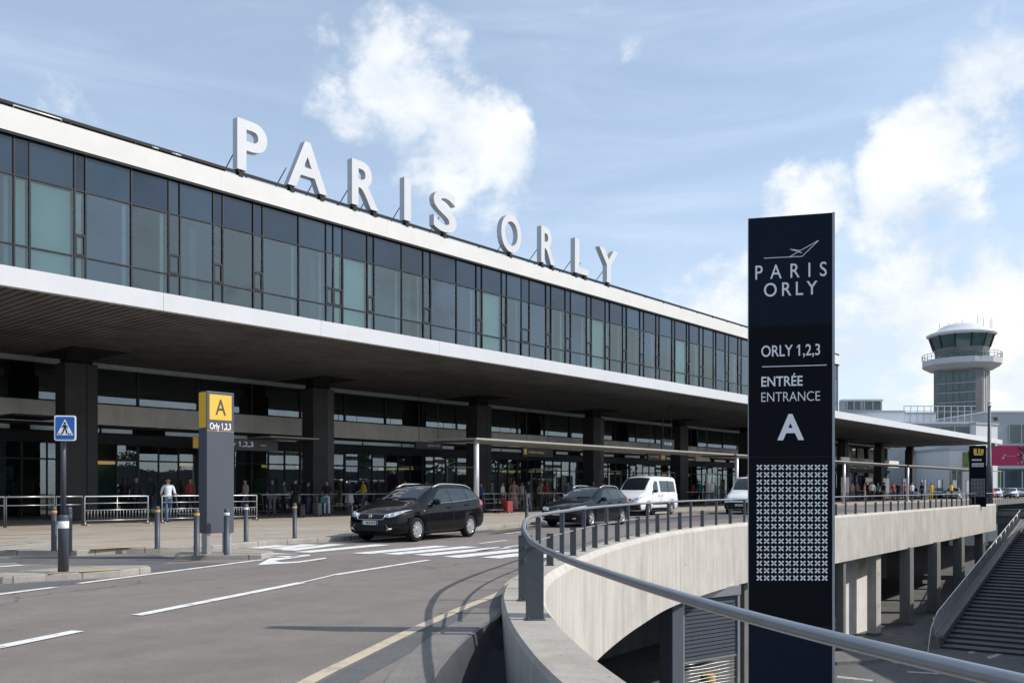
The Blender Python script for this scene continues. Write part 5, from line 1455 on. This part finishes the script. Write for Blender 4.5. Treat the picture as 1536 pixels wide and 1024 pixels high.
# --- black people carrier
st = [[0.0,.30,.58,.62,.60,.40],[.06,.235,.63,.68,.70,.50],[.18,.20,.70,.76,.80,.60],[.45,.185,.79,.875,.875,.68],[.85,.18,.86,.975,.905,.70],[1.15,.18,.905,1.055,.912,.69],[1.32,.18,.925,1.14,.915,.675],[1.75,.18,.945,1.36,.915,.635],[2.05,.18,.955,1.455,.915,.62],[2.5,.18,.97,1.495,.915,.615],[3.1,.185,.99,1.49,.912,.61],[3.65,.2,1.02,1.455,.90,.60],[4.0,.225,1.05,1.395,.885,.585],[4.2,.26,1.05,1.27,.86,.585],[4.32,.31,.98,1.1,.83,.6],[4.36,.36,.86,.95,.79,.6]]
mpv = dict(
 screen=[(1.23,-.60),(1.20,-.3),(1.19,0),(1.20,.3),(1.23,.60),(1.72,.585),(2.02,.55),(2.06,0),(2.02,-.55),(1.72,-.585)],
 side=[[(1.66,.99),(2.52,1.02),(2.48,1.395),(2.25,1.385),(2.02,1.30),(1.80,1.14)],[(2.6,1.02),(3.42,1.065),(3.36,1.385),(2.56,1.40)],[(3.5,1.075),(4.0,1.12),(3.93,1.22),(3.75,1.345),(3.44,1.38)],[(1.40,.985),(1.60,.99),(1.72,1.10),(1.64,1.075)]],
 pillar=[[(2.52,1.02),(2.6,1.02),(2.56,1.40),(2.48,1.395)],[(3.42,1.065),(3.5,1.075),(3.44,1.38),(3.36,1.385)]],
 seams=[[(1.36,.96),(1.32,.75),(1.36,.36),(1.48,.27),(2.56,.27),(2.57,.6),(2.56,1.0)],[(2.57,.6),(2.57,.27),(3.08,.27),(3.2,.5),(3.42,.74),(3.44,1.04)],[(1.3,.80),(2.2,.86),(3.4,.92)],[(4.16,.35),(4.2,.9)]],
 handles=[(2.28,.875),(3.18,.925)], mirror=(1.62,.985), black_mirror=False,
 rails=(1.95,3.95,.60), chrome=[[(1.44,.975),(2.0,.995),(2.6,1.01),(3.5,1.065),(4.02,1.11)]], repeater=[(1.12,.80)],
 head=[(.40,.665),(.56,.645),(.70,.675),(.80,.755),(.845,.84),(.74,.815),(.58,.765),(.43,.735)], bulbs=[(.52,.70,.035),(.65,.73,.04),(.75,.765,.03)],
 fog=[(.52,.335),(.64,.345),(.67,.385),(.56,.38)], tail=[(4.02,.93),(4.27,.9),(4.24,1.02),(4.08,1.08)], tailb=[(.62,.85),(.80,.87),(.79,1.0),(.64,1.0)],
 front=[('grille',[(-.40,.60),(.40,.60),(.43,.66),(.39,.725),(-.39,.725),(-.43,.66)],'plastic_black'),('lower_grille',[(-.46,.29),(.46,.29),(.52,.36),(.44,.45),(-.44,.45),(-.52,.36)],'plastic_black'),('bumper_lip',[(-.6,.225),(.6,.225),(.6,.265),(-.6,.265)],'plastic_black')],
 frontline=[('grille_surround',[(-.40,.597),(.40,.597),(.435,.66),(.395,.73),(-.395,.73),(-.435,.66),(-.40,.597)],.010,'galvanised'),('bumper_trim',[(-.50,.46),(-.57,.38),(-.5,.29)],.008,'galvanised'),('bumper_trim',[(.50,.46),(.57,.38),(.5,.29)],.008,'galvanised')],
 badge=.665, plate=.515, wiper=[[(1.20,-.02),(1.27,-.55)],[(1.19,.5),(1.27,.05)]], bonnet=[[(.36,-.62),(.7,-.735),(1.18,-.72)],[(.36,.62),(.7,.735),(1.18,.72)],[(.3,-.58),(.27,0),(.3,.58)]])
rzv = R(61); B0 = gp(622, 812)
mpv_t = build_car('people_carrier', 'black people carrier with silver roof rails turning at the zebra crossing', 'car', st, 4.36, 1.83, (.86, 3.5), .322, 'paint_black', mpv, tip(B0, rzv, .86, -.79), rzv, 'vehicles on the upper road', 10)
# --- dark estate car
st2 = [[0.0,.30,.56,.60,.60,.40],[.07,.23,.62,.67,.71,.50],[.2,.195,.68,.74,.80,.60],[.5,.18,.77,.84,.865,.68],[.95,.175,.84,.93,.885,.70],[1.3,.175,.88,.99,.89,.69],[1.5,.175,.90,1.10,.89,.66],[1.9,.175,.915,1.31,.89,.62],[2.2,.175,.925,1.41,.89,.605],[2.7,.175,.94,1.455,.89,.60],[3.3,.18,.955,1.445,.885,.59],[3.8,.2,.98,1.40,.875,.57],[4.1,.22,1.0,1.28,.85,.56],[4.3,.27,.96,1.08,.82,.58],[4.42,.33,.82,.9,.77,.58]]
est = dict(
 screen=[(1.41,-.6),(1.385,-.3),(1.38,0),(1.385,.3),(1.41,.6),(1.85,.575),(2.15,.54),(2.19,0),(2.15,-.54),(1.85,-.575)],
 side=[[(1.78,.955),(2.6,.985),(2.56,1.355),(2.38,1.345),(2.15,1.26)],[(2.68,.985),(3.42,1.01),(3.35,1.335),(2.64,1.355)],[(3.5,1.02),(4.0,1.06),(3.86,1.19),(3.66,1.29),(3.42,1.33)]],
 pillar=[[(2.6,.985),(2.68,.985),(2.64,1.355),(2.56,1.355)]],
 seams=[[(1.5,.92),(1.46,.7),(1.5,.33),(1.6,.26),(2.62,.26),(2.64,.95)],[(2.63,.26),(3.1,.26),(3.22,.5),(3.42,.7),(3.44,.99)],[(1.3,.76),(2.4,.82),(3.6,.86)]],
 handles=[(2.36,.845),(3.2,.88)], mirror=(1.74,.95), rails=(2.15,3.8,.56),
 head=[(.38,.61),(.56,.585),(.72,.62),(.82,.70),(.84,.775),(.7,.745),(.45,.695)], bulbs=[(.52,.645,.04),(.68,.67,.045)],
 fog=[(.55,.3),(.67,.31),(.68,.36),(.57,.355)], tail=[(4.0,.88),(4.28,.85),(4.27,.98),(4.05,1.01)],
 front=[('grille',[(-.34,.565),(.34,.565),(.36,.63),(.3,.675),(-.3,.675),(-.36,.63)],'plastic_black'),('lower_grille',[(-.45,.25),(.45,.25),(.5,.33),(.42,.41),(-.42,.41),(-.5,.33)],'plastic_black')],
 frontline=[('grille_bar',[(-.33,.62),(.33,.62)],.009,'chrome')], badge=.62, plate=.49, wiper=[[(1.385,-.02),(1.45,-.55)]], bonnet=[[(.4,-.62),(.8,-.72),(1.36,-.7)],[(.4,.62),(.8,.72),(1.36,.7)]])
rzv = R(58); B0 = gp(884, 790)
build_car('estate_car', 'dark navy estate car parked behind the railing in front of the white van', 'car', st2, 4.42, 1.78, (.92, 3.55), .315, 'paint_navy', est, tip(B0, rzv, .92, -.77), rzv, 'vehicles on the upper road', 5)
# --- white passenger vans
st3 = [[0.0,.34,.62,.70,.66,.48],[.07,.27,.70,.80,.78,.60],[.22,.24,.80,.93,.88,.70],[.5,.23,.93,1.08,.945,.74],[.85,.23,1.03,1.19,.965,.75],[1.1,.23,1.08,1.27,.97,.75],[1.3,.23,1.11,1.47,.97,.745],[1.65,.23,1.13,1.78,.97,.735],[1.95,.23,1.14,1.95,.97,.735],[2.4,.23,1.15,2.02,.97,.75],[3.4,.23,1.15,2.03,.97,.76],[4.5,.24,1.15,2.02,.965,.76],[4.8,.27,1.15,1.98,.95,.75],[4.88,.32,1.13,1.9,.93,.74],[4.92,.4,1.1,1.8,.90,.72]]
van = dict(
 screen=[(1.16,-.66),(1.13,-.3),(1.12,0),(1.13,.3),(1.16,.66),(1.6,.665),(1.88,.65),(1.91,0),(1.88,-.65),(1.6,-.665)],
 side=[[(1.62,1.17),(2.36,1.2),(2.36,1.78),(2.05,1.78),(1.82,1.56)],[(2.62,1.2),(3.62,1.2),(3.6,1.8),(2.62,1.8)],[(3.7,1.2),(4.62,1.2),(4.55,1.78),(3.7,1.8)]],
 pillar=[[(3.62,1.2),(3.7,1.2),(3.7,1.8),(3.6,1.8)]],
 seams=[[(1.5,1.12),(1.45,.85),(1.52,.5),(1.62,.33),(2.44,.33),(2.46,1.1),(2.45,1.85),(2.05,1.86)],[(2.55,.33),(2.55,1.86)],[(3.66,.33),(3.66,1.86)],[(2.55,1.08),(4.7,1.08)],[(2.55,.33),(3.6,.33)]],
 handles=[(2.2,1.02),(2.62,1.02)], handle_mat='plastic_black', mirror=(1.66,1.2), black_mirror=True,
 sill=[(1.35,.27),(3.35,.27),(3.35,.40),(1.35,.40)], rubstrip=[(1.5,.56),(3.3,.56),(3.3,.63),(1.5,.63)],
 head=[(.40,.72),(.60,.70),(.78,.80),(.90,.98),(.92,1.04),(.74,.96),(.52,.86)], bulbs=[(.58,.78,.05),(.72,.86,.05)], tail=[(4.78,.9),(4.89,.9),(4.88,1.5),(4.8,1.5)],
 front=[('bumper',[(-.86,.29),(.86,.29),(.88,.45),(.86,.62),(.5,.66),(-.5,.66),(-.86,.62),(-.88,.45)],'plastic_black'),('grille',[(-.36,.73),(.36,.73),(.44,.86),(-.44,.86)],'plastic_black')],
 badge=.80, plate=.50, wiper=[[(1.13,-.02),(1.22,-.6)]], bonnet=[[(.3,-.62),(.7,-.74),(1.1,-.74)],[(.3,.62),(.7,.74),(1.1,.74)]])
rzv = R(57); B0 = gp(970, 773)
v1 = build_car('white_van', 'white passenger van with dark windows and black bumper behind the estate car', 'van', st3, 4.92, 1.94, (.98, 4.02), .33, 'paint_white', van, tip(B0, rzv, .98, -.85), rzv, 'vehicles on the upper road', 7)
q = tip(gp(1140, 771), R(60), .98, -.85)
dup(v1, q, R(60), 'white van half hidden behind the tall totem, only its nose and windscreen showing')
# roof equipment of the nearer van
m = MB(); m.tube([(2.1,-.3,2.04),(2.1,-.3,2.09),(2.1,.3,2.09),(2.1,.3,2.04)], .02, 6); m.build('roof_bar', 'galvanised', v1)
# far cars: copies of the estate and people carrier bodies repainted
def repaint(o, old, new):
    for k in [o]+[c for c in kids(o)]+[g for c in kids(o) for g in kids(c)]:
        if k.type == 'MESH' and any(mm and mm.name == old for mm in k.data.materials):
            k.data = k.data.copy()
            for i, mm in enumerate(k.data.materials):
                if mm.name == old: k.data.materials[i] = MAT[new]
est_t = next(o for o in bpy.data.objects if o.name == 'estate_car')
FAR = [(1416,748.5,'paint_blue','distant blue car between the two workers in yellow'),(1441,749.5,'paint_grey','distant grey blue car left of the far black totem'),(1492,747.5,'paint_red','distant dark red car, leftmost of the row right of the far totem'),
       (1503,747.3,'paint_white','distant white car in the row right of the far totem'),(1516,747,'paint_navy','distant dark car between two pale ones in the far row'),(1527,747,'paint_white','distant white car near the right edge in the far row'),(1541,746.8,'paint_grey','distant grey car cut by the right edge in the far row'),
       (1498,744.9,'paint_blue','distant blue car in the second row behind the dark red one'),(1511,744.7,'paint_grey','distant grey car in the second row behind the white one'),(1524,744.4,'paint_white','distant white car in the second row near the right edge'),(1379,748.9,'paint_white','distant white car behind the navy dressed person right of the far crowd')]
for px, py, pt_, lab in FAR:
    src = est_t if px % 2 else mpv_t
    o = dup(src, tip(gp(px, py), R(62), 1.5, -.8), R(62), lab); o['group'] = 'cars parked far away'
    o.name = 'parked_car'
    repaint(o, 'paint_navy' if px % 2 else 'paint_black', pt_)
# ================================================================== FAR TOTEM, LAMP POST, TOWER, BACKGROUND BUILDINGS
p = dp(1455, 760, 68); p.z = 0
t = thing('small_totem', 'distant black totem sign with yellow symbols and a dotted lower panel beyond the railing', 'totem sign', p, R(-14))
w_ = 1.13; zt = 1.4+64/FO*68
MB().box(0, w_, 0, .3, 0, zt).build('body', 'totem_black', t, bevel=.015)
m = MB()
for (a, b, c, d) in ((.22,.86,.42,.95),(.5,.86,.62,.95),(.66,.87,.84,.94),(.26,.84,.8,.865)): m.box(a*w_, c*w_, -.01, 0, b*zt, d*zt)
m.build('yellow_symbols', 'sign_yellow', t)
m = MB(); g = random.Random(5)
for z, x0, x1 in ((.765,.12,.7),(.70,.12,.85),(.665,.12,.8)):
    q = x0
    while q < x1: e = g.uniform(.02, .06); m.box(q*w_, (q+e)*w_, -.008, 0, (z-.012)*zt, (z+.014)*zt); q += e+.02
m.build('lettering', 'totem_white', t)
m = MB()
for r in range(14):
    for c in range(10):
        u, z = .1+c*.1, .8+r*.1
        for a in (45, 135): m.bar((u-.032*math.cos(R(a)), -.005, z-.032*math.sin(R(a))), (u+.032*math.cos(R(a)), -.005, z+.032*math.sin(R(a))), .01, .018)
m.build('cross_pattern', 'totem_white', t)
p = dp(1484, 740, 74); p.z = 0
t = thing('lamp_post', 'grey mast with camera and floodlight fittings standing right of the far totem', 'lamp post', p, 0)
H = 1.4+122/FO*74
m = MB(); m.tube([(0,0,0),(0,0,3.2),(0,0,3.3),(0,0,H)], [.27,.25,.17,.11], 12); m.build('mast', 'post_steel', t)
m = MB(); m.cyl((0,0,H),(0,0,H+.25),.16,10); bmesh.ops.create_uvsphere(m.bm, u_segments=10, v_segments=8, radius=.17, matrix=Matrix.Translation((0,0,H+.35))); m.build('dome_camera', 'shelter_post', t, smooth=True)
m = MB(); m.bar((0,0,H-.9),(.55,0,H-.9),.06,.06); m.box(.4,.65,-.1,.1,H-1.15,H-.85); m.build('floodlight', 'post_steel', t)
m = MB(); m.bar((-.6,0,H-3.0),(0,0,H-3.0),.05,.05); m.box(.12,.4,-.12,.12,H-3.4,H-3.1); m.build('camera_arm', 'post_steel', t)
# control tower
p = dp(1442, 640, 210)
p.z = 0
t = thing('control_tower', 'grey airport control tower with flared glass cab, ring balcony and pale domed roof', 'tower', p, R(-38))
def tz(py): return 1.4+(HY-py)/FO*210
sc = 210/FO
m = MB(); hw = 33*sc
m.prism([(-hw+1.2,-hw+.2),(hw-1.2,-hw+.2),(hw,-hw+1.4),(hw,hw),(-hw,hw),(-hw,-hw+1.4)], lambda a, b: (a, b, 0), lambda a, b: (a, b, tz(556))); m.build('shaft', 'tower_concrete', t)
m = MB()
for i in range(7):
    for j in range(5):
        x0 = -hw+1.6+j*(2*hw-3.2)/5; z1 = tz(562)-i*(tz(562)-tz(660))/7
        m.box(x0+.12, x0+(2*hw-3.2)/5-.12, -hw+.1, -hw+.19, z1-2.0, z1-.2)
m.build('glazing', 'tower_glass', t)
m = MB()
for i in range(6): m.box(-hw+1.2, hw-1.2, -hw+.05, -hw+.199, tz(562)-2.45-i*2.23, tz(562)-2.25-i*2.23)
m.box(hw+.001, hw+.1, -hw+2.4, -hw+3.4, 8, tz(560)); m.box(hw+.001, hw+.1, -hw+5, -hw+5.8, 8, tz(560)); m.build('ribs', 'far_grey', t)
m = MB(); m.lathe([(hw*1.0,tz(558)),(hw*1.32,tz(556)),(54*sc,tz(550)),(55*sc,tz(549)),(55*sc,tz(541)),(53.5*sc,tz(541)),(53*sc,tz(545)),(0,tz(545))], 12, smooth=False); m.build('balcony', 'tower_white', t)
m = MB()
for k in range(40):
    a = 2*math.pi*k/40; m.cyl((54*sc*math.cos(a),54*sc*math.sin(a),tz(541)),(54*sc*math.cos(a),54*sc*math.sin(a),tz(532)),.05,4)
for py in (532, 536): m.tube([(54*sc*math.cos(2*math.pi*k/40),54*sc*math.sin(2*math.pi*k/40),tz(py)) for k in range(40)], .06, 4, closed=True)
m.build('balcony_railing', 'post_steel', t)
m = MB(); m.lathe([(36*sc,tz(545)),(37*sc,tz(530)),(38.5*sc,tz(524))], 12, smooth=False); m.build('lower_cab', 'tower_concrete', t)
m = MB(); m.lathe([(37.2*sc,tz(541)),(37.6*sc,tz(532))], 12, smooth=False); m.build('lower_glazing', 'tower_glass', t)
m = MB(); m.lathe([(38.5*sc,tz(524)),(44.5*sc,tz(505))], 12, smooth=False); m.build('cab_glass', 'tower_glass', t)
for k in range(12):
    m = MB(); a = 2*math.pi*k/12; m.bar((38.7*sc*math.cos(a),38.7*sc*math.sin(a),tz(524)),(44.7*sc*math.cos(a),44.7*sc*math.sin(a),tz(505)),.35,.3); m.build('cab_mullion', 'frame_metal', t)
m = MB(); m.lathe([(44.6*sc,tz(506)),(48*sc,tz(504)),(48.3*sc,tz(502)),(44*sc,tz(500)),(36*sc,tz(497)),(31*sc,tz(493)),(25*sc,tz(489)),(17*sc,tz(486.5)),(8*sc,tz(485.6)),(0,tz(485.4))], 24); m.build('roof', 'far_white', t)
m = MB()
for x, y, h in ((-30,0,8),(-20,10,10),(-6,-6,7),(0,5,12),(22,0,16),(31,-8,8),(38,4,6),(42,-6,7)):
    m.cyl((x*sc,y*sc,tz(497 if abs(x) > 20 else 488)),(x*sc,y*sc,tz(487-h*.75)),.05,5)
m.build('antenna', 'post_steel', t)
# low buildings behind the canopy
def block(name, lab, xa, xb, ytop, Y, depth, m_, bits=(), rz=0.0, cat='building', zb=ZL):
    a = dp(xa, ytop, Y); b = dp(xb, ytop, Y); w = b.x-a.x; H = a.z-zb
    t = thing(name, lab, cat, (a.x, Y, zb), rz)
    MB().box(0, w, 0, depth, 0, H-.3).build('wall', m_, t)
    MB().box(-.15, w+.15, -.15, depth+.15, H-.3, H).build('roof_edge', 'far_grey' if m_ != 'far_grey' else 'far_white', t)
    k = FO/Y
    for (nm, x0, x1, y0, y1, mm) in bits:
        u0, u1 = (x0-xa)/k, (x1-xa)/k; z0, z1 = 1.4+(HY-y1)/k-zb, 1.4+(HY-y0)/k-zb
        o = MB().box(u0, u1, -.12, -.002, z0, z1).build(nm, mm, t)
        if nm == 'window':
            m = MB(); n = max(2, int((u1-u0)/2.2))
            for i in range(n+1): m.box(u0+(u1-u0)*i/n-.08, u0+(u1-u0)*i/n+.08, -.2, -.121, z0, z1)
            m.build('frame', 'far_grey', o)
    return t
block('plant_room', 'small grey rooftop block with louvred windows left of the control tower', 1265, 1323, 598.5, 150, 9, 'far_grey', [('window',1270,1291,602,614,'far_glass'),('window',1296,1321,602,614,'far_glass')])
block('annexe_block', 'pale grey low building behind the canopy right of the rooftop block', 1250, 1356, 615.5, 140, 20, 'far_white')
block('terrace_building', 'white building with a railed roof terrace below the control tower', 1356, 1404, 618, 146, 22, 'far_white', [('window',1360,1398,641,660,'far_glass')])
gt = block('glass_block', 'grey fronted building with a wide dark window and white flank below the tower', 1330, 1464, 632.5, 132, 18, 'far_grey', [('window',1362,1454,640,656,'far_glass')])
gw = block('white_block', 'plain white box shaped building right of the mast behind the crimson hoarding', 1464, 1513, 633, 131, 16, 'far_white', rz=R(26))
block('long_building', 'long grey glazed building at the right edge behind the crimson hoarding', 1480, 1640, 616, 165, 20, 'far_grey', [('window',1513,1640,637,664,'far_glass')])
block('poster_building', 'low building with pale wall and poster strips at the far end of the terminal', 1424, 1482, 671, 122, 14, 'far_white', [('poster',1444,1458,678,700,'lawn_green'),('poster',1452,1462,676,690,'crimson'),('window',1426,1442,705,740,'far_glass')])
block('glazed_hall', 'low glazed hall with greenery behind the parked cars at the right edge', 1466, 1640, 700, 150, 14, 'interior_dark', [('window',1470,1500,706,735,'lawn_green'),('window',1505,1560,706,735,'far_glass')])
# posters inside the far end of the terminal are kept as wall panels of the terminal
m = MB()
for s_ in range(96, 124, 4): m.box(s_+.3, s_+2.6, EL-.12, EL-.08, 2.75 if s_ % 8 else 3.0, 6.4)
m.build('poster', 'poster', T)
# roof terrace railing
p = dp(1356, 618, 145.8); q = dp(1464, 618, 145.8); L = q.x-p.x
t = thing('terrace_railing', 'thin steel railing along the roof terrace below the control tower', 'railing', p)
m = MB(); k = 0
while k <= L: m.bar((k,0,-1.6),(k,0,1.0),.09,.09); k += 1.1
m.build('posts', 'galvanised', t)
m = MB(); m.bar((0,0,1.0),(L,0,1.0),.12,.12); m.bar((0,0,.2),(L,0,.2),.06,.06); m.build('rails', 'galvanised', t)
# crimson hoarding
p = dp(1489, 698, 118); q = dp(1560, 668, 118)
t = thing('hoarding', 'wide crimson hoarding with a small white emblem at the right edge', 'hoarding', (p.x, p.y, p.z), R(-4))
MB().box(0, q.x-p.x, 0, .4, 0, q.z-p.z).build('board', 'crimson', t)
m = MB(); k = 118/FO
for a, b, c, d in ((14,17,14,19),(16,20,18,21),(13,15,17,18),(21,33,16.4,17)): m.box(a*k, c*k if False else (a+ (3 if a < 20 else 12))*k, -.05, 0, (b-5 if a<20 else 14)*k, (b-3.5 if a<20 else 14.5)*k)
m.build('emblem', 'tower_white', t)
m = MB(); g = random.Random(2)
for i in range(26): x = 35+g.uniform(0, 9); z = g.uniform(2, 28); m.box(x*k, (x+g.uniform(1,3))*k, -.06, -.01, z*k, (z+g.uniform(1,3))*k, i % 3)
m.build('picture', ['sign_black', 'leaf', 'shop_pale'], t)
for i in range(3): MB().box(6+i*2.2, 6.2+i*2.2, .5, .7, -p.z, .2).build('leg', 'post_steel', t)
# trees: one small crown above the roofs, a row across the apron seen in the glass
def tree(lab, x, y, H, Rr, zb=ZL, n=900, group=None, seed=1):
    t = thing('tree', lab, 'tree', (x, y, zb), 0, group); g = random.Random(seed)
    m = MB(); m.tube([(0,0,0),(.05,.02,H*.35),(-.05,.05,H*.7)], [.03*H,.022*H,.008*H], 8)
    lobes = []
    for i in range(9):
        a = g.uniform(0, 6.28); r_ = Rr*g.uniform(.2,.7); z = H*g.uniform(.45,.85); lobes.append((Vector((r_*math.cos(a), r_*math.sin(a), z)), Rr*g.uniform(.35,.6)))
        m.tube([(0,0,H*g.uniform(.25,.5)), lobes[-1][0]], [.012*H,.003*H], 5)
    m.build('trunk', 'bark', t)
    m = MB()
    for i in range(n):
        c, r_ = g.choice(lobes); d = Vector((g.gauss(0,1), g.gauss(0,1), g.gauss(0,.8))).normalized()
        q = c+d*r_*g.uniform(.5,1.05)**.6; s_ = H*.03*g.uniform(.6,1.4)
        e1 = Vector((g.gauss(0,1), g.gauss(0,1), g.gauss(0,1))).normalized(); e2 = e1.orthogonal().normalized()
        m.face([q-e1*s_, q-e2*s_*.6, q+e1*s_, q+e2*s_*.6])
    m.build('crown', 'leaf', t, fix=False)
    return t
a = dp(1373, 613, 175); tree('small dark tree crown showing above the roofs left of the tower', a.x, a.y, a.z-ZL+1.0, 3.0, n=700, seed=3)
for i in range(10):
    tree('broad tree across the apron beyond the right of the photo', 118+i*9+rnd.uniform(-3,3), 95-i*14+rnd.uniform(-4,4), rnd.uniform(11,16), rnd.uniform(5,7), n=1500, group='trees across the apron', seed=20+i)

# ================================================================== SKY, SUN, CAMERA
EL_, AZ = R(40), R(3)                        # sun off to the right, a touch behind the camera
sd_ = Vector((math.cos(AZ)*math.cos(EL_), -math.sin(AZ)*math.cos(EL_), math.sin(EL_)))
sun = bpy.data.lights.new('sun', 'SUN'); sun.energy = 3.7; sun.angle = R(0.53); sun.color = (1.0, 0.955, 0.895)
so = bpy.data.objects.new('sun', sun); COL.objects.link(so); so.location = (60, -10, 60); so.rotation_euler = sd_.to_track_quat('Z', 'Y').to_euler()
w = bpy.data.worlds.new('World'); SC.world = w; w.use_nodes = True
nt = w.node_tree; bg = nt.nodes['Background']; bg.inputs['Strength'].default_value = SKY_STR
Lk = nt.links.new
sky = nt.nodes.new('ShaderNodeTexSky'); sky.sky_type = 'NISHITA'; sky.sun_disc = False; sky.sun_elevation = EL_; sky.sun_rotation = R(90)+AZ; sky.air_density = 1.0; sky.dust_density = 1.2; sky.ozone_density = 1.6; sky.altitude = 80
tc = nt.nodes.new('ShaderNodeTexCoord')
def math_(op, a, b=None, clamp=False):
    n = nt.nodes.new('ShaderNodeMath'); n.operation = op; n.use_clamp = clamp
    for i, s in enumerate((a, b)):
        if s is None: continue
        if isinstance(s, (int, float)): n.inputs[i].default_value = s
        else: Lk(s, n.inputs[i])
    return n.outputs[0]
def cnoise(scale, det, ro, zst=1.6, off=(0,0,0), dist=0.0):
    mp = nt.nodes.new('ShaderNodeMapping'); mp.inputs['Scale'].default_value = (1, 1, zst); mp.inputs['Location'].default_value = off
    Lk(tc.outputs['Generated'], mp.inputs['Vector'])
    n = nt.nodes.new('ShaderNodeTexNoise'); n.inputs['Scale'].default_value = scale; n.inputs['Detail'].default_value = det; n.inputs['Roughness'].default_value = ro; n.inputs['Distortion'].default_value = dist
    Lk(mp.outputs['Vector'], n.inputs['Vector']); return n.outputs['Fac']
def blob(px, py, rpx, wt):
    d = Vector(((px-HX)/FO, 1, (HY-py)/FO)); ang = rpx/FO/d.length; d.normalize()
    v = nt.nodes.new('ShaderNodeVectorMath'); v.operation = 'DOT_PRODUCT'; Lk(tc.outputs['Generated'], v.inputs[0]); v.inputs[1].default_value = d
    n = nt.nodes.new('ShaderNodeMapRange'); n.interpolation_type = 'SMOOTHSTEP'; Lk(v.outputs['Value'], n.inputs['Value'])
    n.inputs['From Min'].default_value = math.cos(ang*1.5); n.inputs['From Max'].default_value = math.cos(ang*.15); n.inputs['To Max'].default_value = wt
    return n.outputs['Result']
BL = CLOUD_BLOBS
acc = None
for b_ in BL:
    o = blob(*b_); acc = o if acc is None else math_('MAXIMUM', acc, o)
v_ = nt.nodes.new('ShaderNodeVectorMath'); v_.operation = 'DOT_PRODUCT'; Lk(tc.outputs['Generated'], v_.inputs[0]); v_.inputs[1].default_value = Vector((1, -.12, .28)).normalized()
side = nt.nodes.new('ShaderNodeMapRange'); side.interpolation_type = 'SMOOTHSTEP'; Lk(v_.outputs['Value'], side.inputs['Value']); side.inputs['From Min'].default_value = math.cos(R(58)); side.inputs['From Max'].default_value = math.cos(R(28)); side.inputs['To Max'].default_value = .36
acc = math_('MAXIMUM', acc, side.outputs['Result'])
n1 = cnoise(10.0, 12, .60, 1.25, (.3,.1,.7), .15); n2 = cnoise(2.6, 5, .55, 2.2, (1.3,.4,.2)); n3 = cnoise(2.6, 8, .62, 6.0, (.2,2.1,.6), .8)
nb = cnoise(4.2, 4, .5, 1.2, (2.3,.6,1.7))
puff = math_('ADD', math_('MULTIPLY', math_('SUBTRACT', n1, .5), 1.9), math_('MULTIPLY', math_('SUBTRACT', nb, .5), 1.5))
dens = math_('ADD', puff, acc)
mr = nt.nodes.new('ShaderNodeMapRange'); mr.interpolation_type = 'SMOOTHSTEP'; Lk(dens, mr.inputs['Value']); mr.inputs['From Min'].default_value = .30; mr.inputs['From Max'].default_value = .68; mr.inputs['To Max'].default_value = .97
# thin haze and wisps everywhere, broken cloud low in the sky
wz = nt.nodes.new('ShaderNodeMapRange'); wz.interpolation_type = 'SMOOTHSTEP'; Lk(n3, wz.inputs['Value']); wz.inputs['From Min'].default_value = .38; wz.inputs['From Max'].default_value = .8; wz.inputs['To Min'].default_value = .31; wz.inputs['To Max'].default_value = .5
sepz = nt.nodes.new('ShaderNodeSeparateXYZ'); Lk(tc.outputs['Generated'], sepz.inputs[0])
low = nt.nodes.new('ShaderNodeMapRange'); low.interpolation_type = 'SMOOTHSTEP'; Lk(sepz.outputs['Z'], low.inputs['Value']); low.inputs['From Min'].default_value = .42; low.inputs['From Max'].default_value = 0.0; low.inputs['To Max'].default_value = .5
hzf = math_('ADD', wz.outputs['Result'], math_('MULTIPLY', low.outputs['Result'], .55), True)
lowm = math_('MULTIPLY', math_('MULTIPLY', low.outputs['Result'], low.outputs['Result']), math_('MULTIPLY', n2, 1.8, True))
cover = math_('MAXIMUM', mr.outputs['Result'], lowm)
hz = nt.nodes.new('ShaderNodeMixRGB'); Lk(hzf, hz.inputs['Fac']); Lk(sky.outputs['Color'], hz.inputs['Color1']); hz.inputs['Color2'].default_value = (*HAZE, 1)
cs = nt.nodes.new('ShaderNodeValToRGB'); Lk(math_('ADD', math_('MULTIPLY', dens, .22), math_('MULTIPLY', cnoise(6.5, 6, .55, 1.6, (.9,.1,.75), .3), .55)), cs.inputs['Fac'])
cs.color_ramp.elements[0].position = .34; cs.color_ramp.elements[1].position = .50
cs.color_ramp.elements[0].color = (*CLOUD_LO, 1); cs.color_ramp.elements[1].color = (*CLOUD_HI, 1)
mx = nt.nodes.new('ShaderNodeMixRGB'); Lk(cover, mx.inputs['Fac']); Lk(hz.outputs['Color'], mx.inputs['Color1'])
Lk(cs.outputs['Color'], mx.inputs['Color2']); Lk(mx.outputs['Color'], bg.inputs['Color'])
cd = bpy.data.cameras.new('camera'); cam = bpy.data.objects.new('camera', cd); COL.objects.link(cam); SC.camera = cam
cam.location = (0, 0, EYE); cam.rotation_euler = (R(90), 0, 0); cd.sensor_width = 36; cd.lens = 36*FO/1536; cd.shift_y = (HY-512)/1536; cd.clip_start = .1; cd.clip_end = 5000
SC.render.engine = 'CYCLES'; SC.cycles.max_bounces = 8; SC.cycles.transparent_max_bounces = 12; SC.cycles.use_denoising = True; SC.cycles.sample_clamp_indirect = 6
SC.view_settings.view_transform = 'Standard'; SC.view_settings.look = 'None'; SC.view_settings.exposure = EXPO; SC.view_settings.gamma = 1
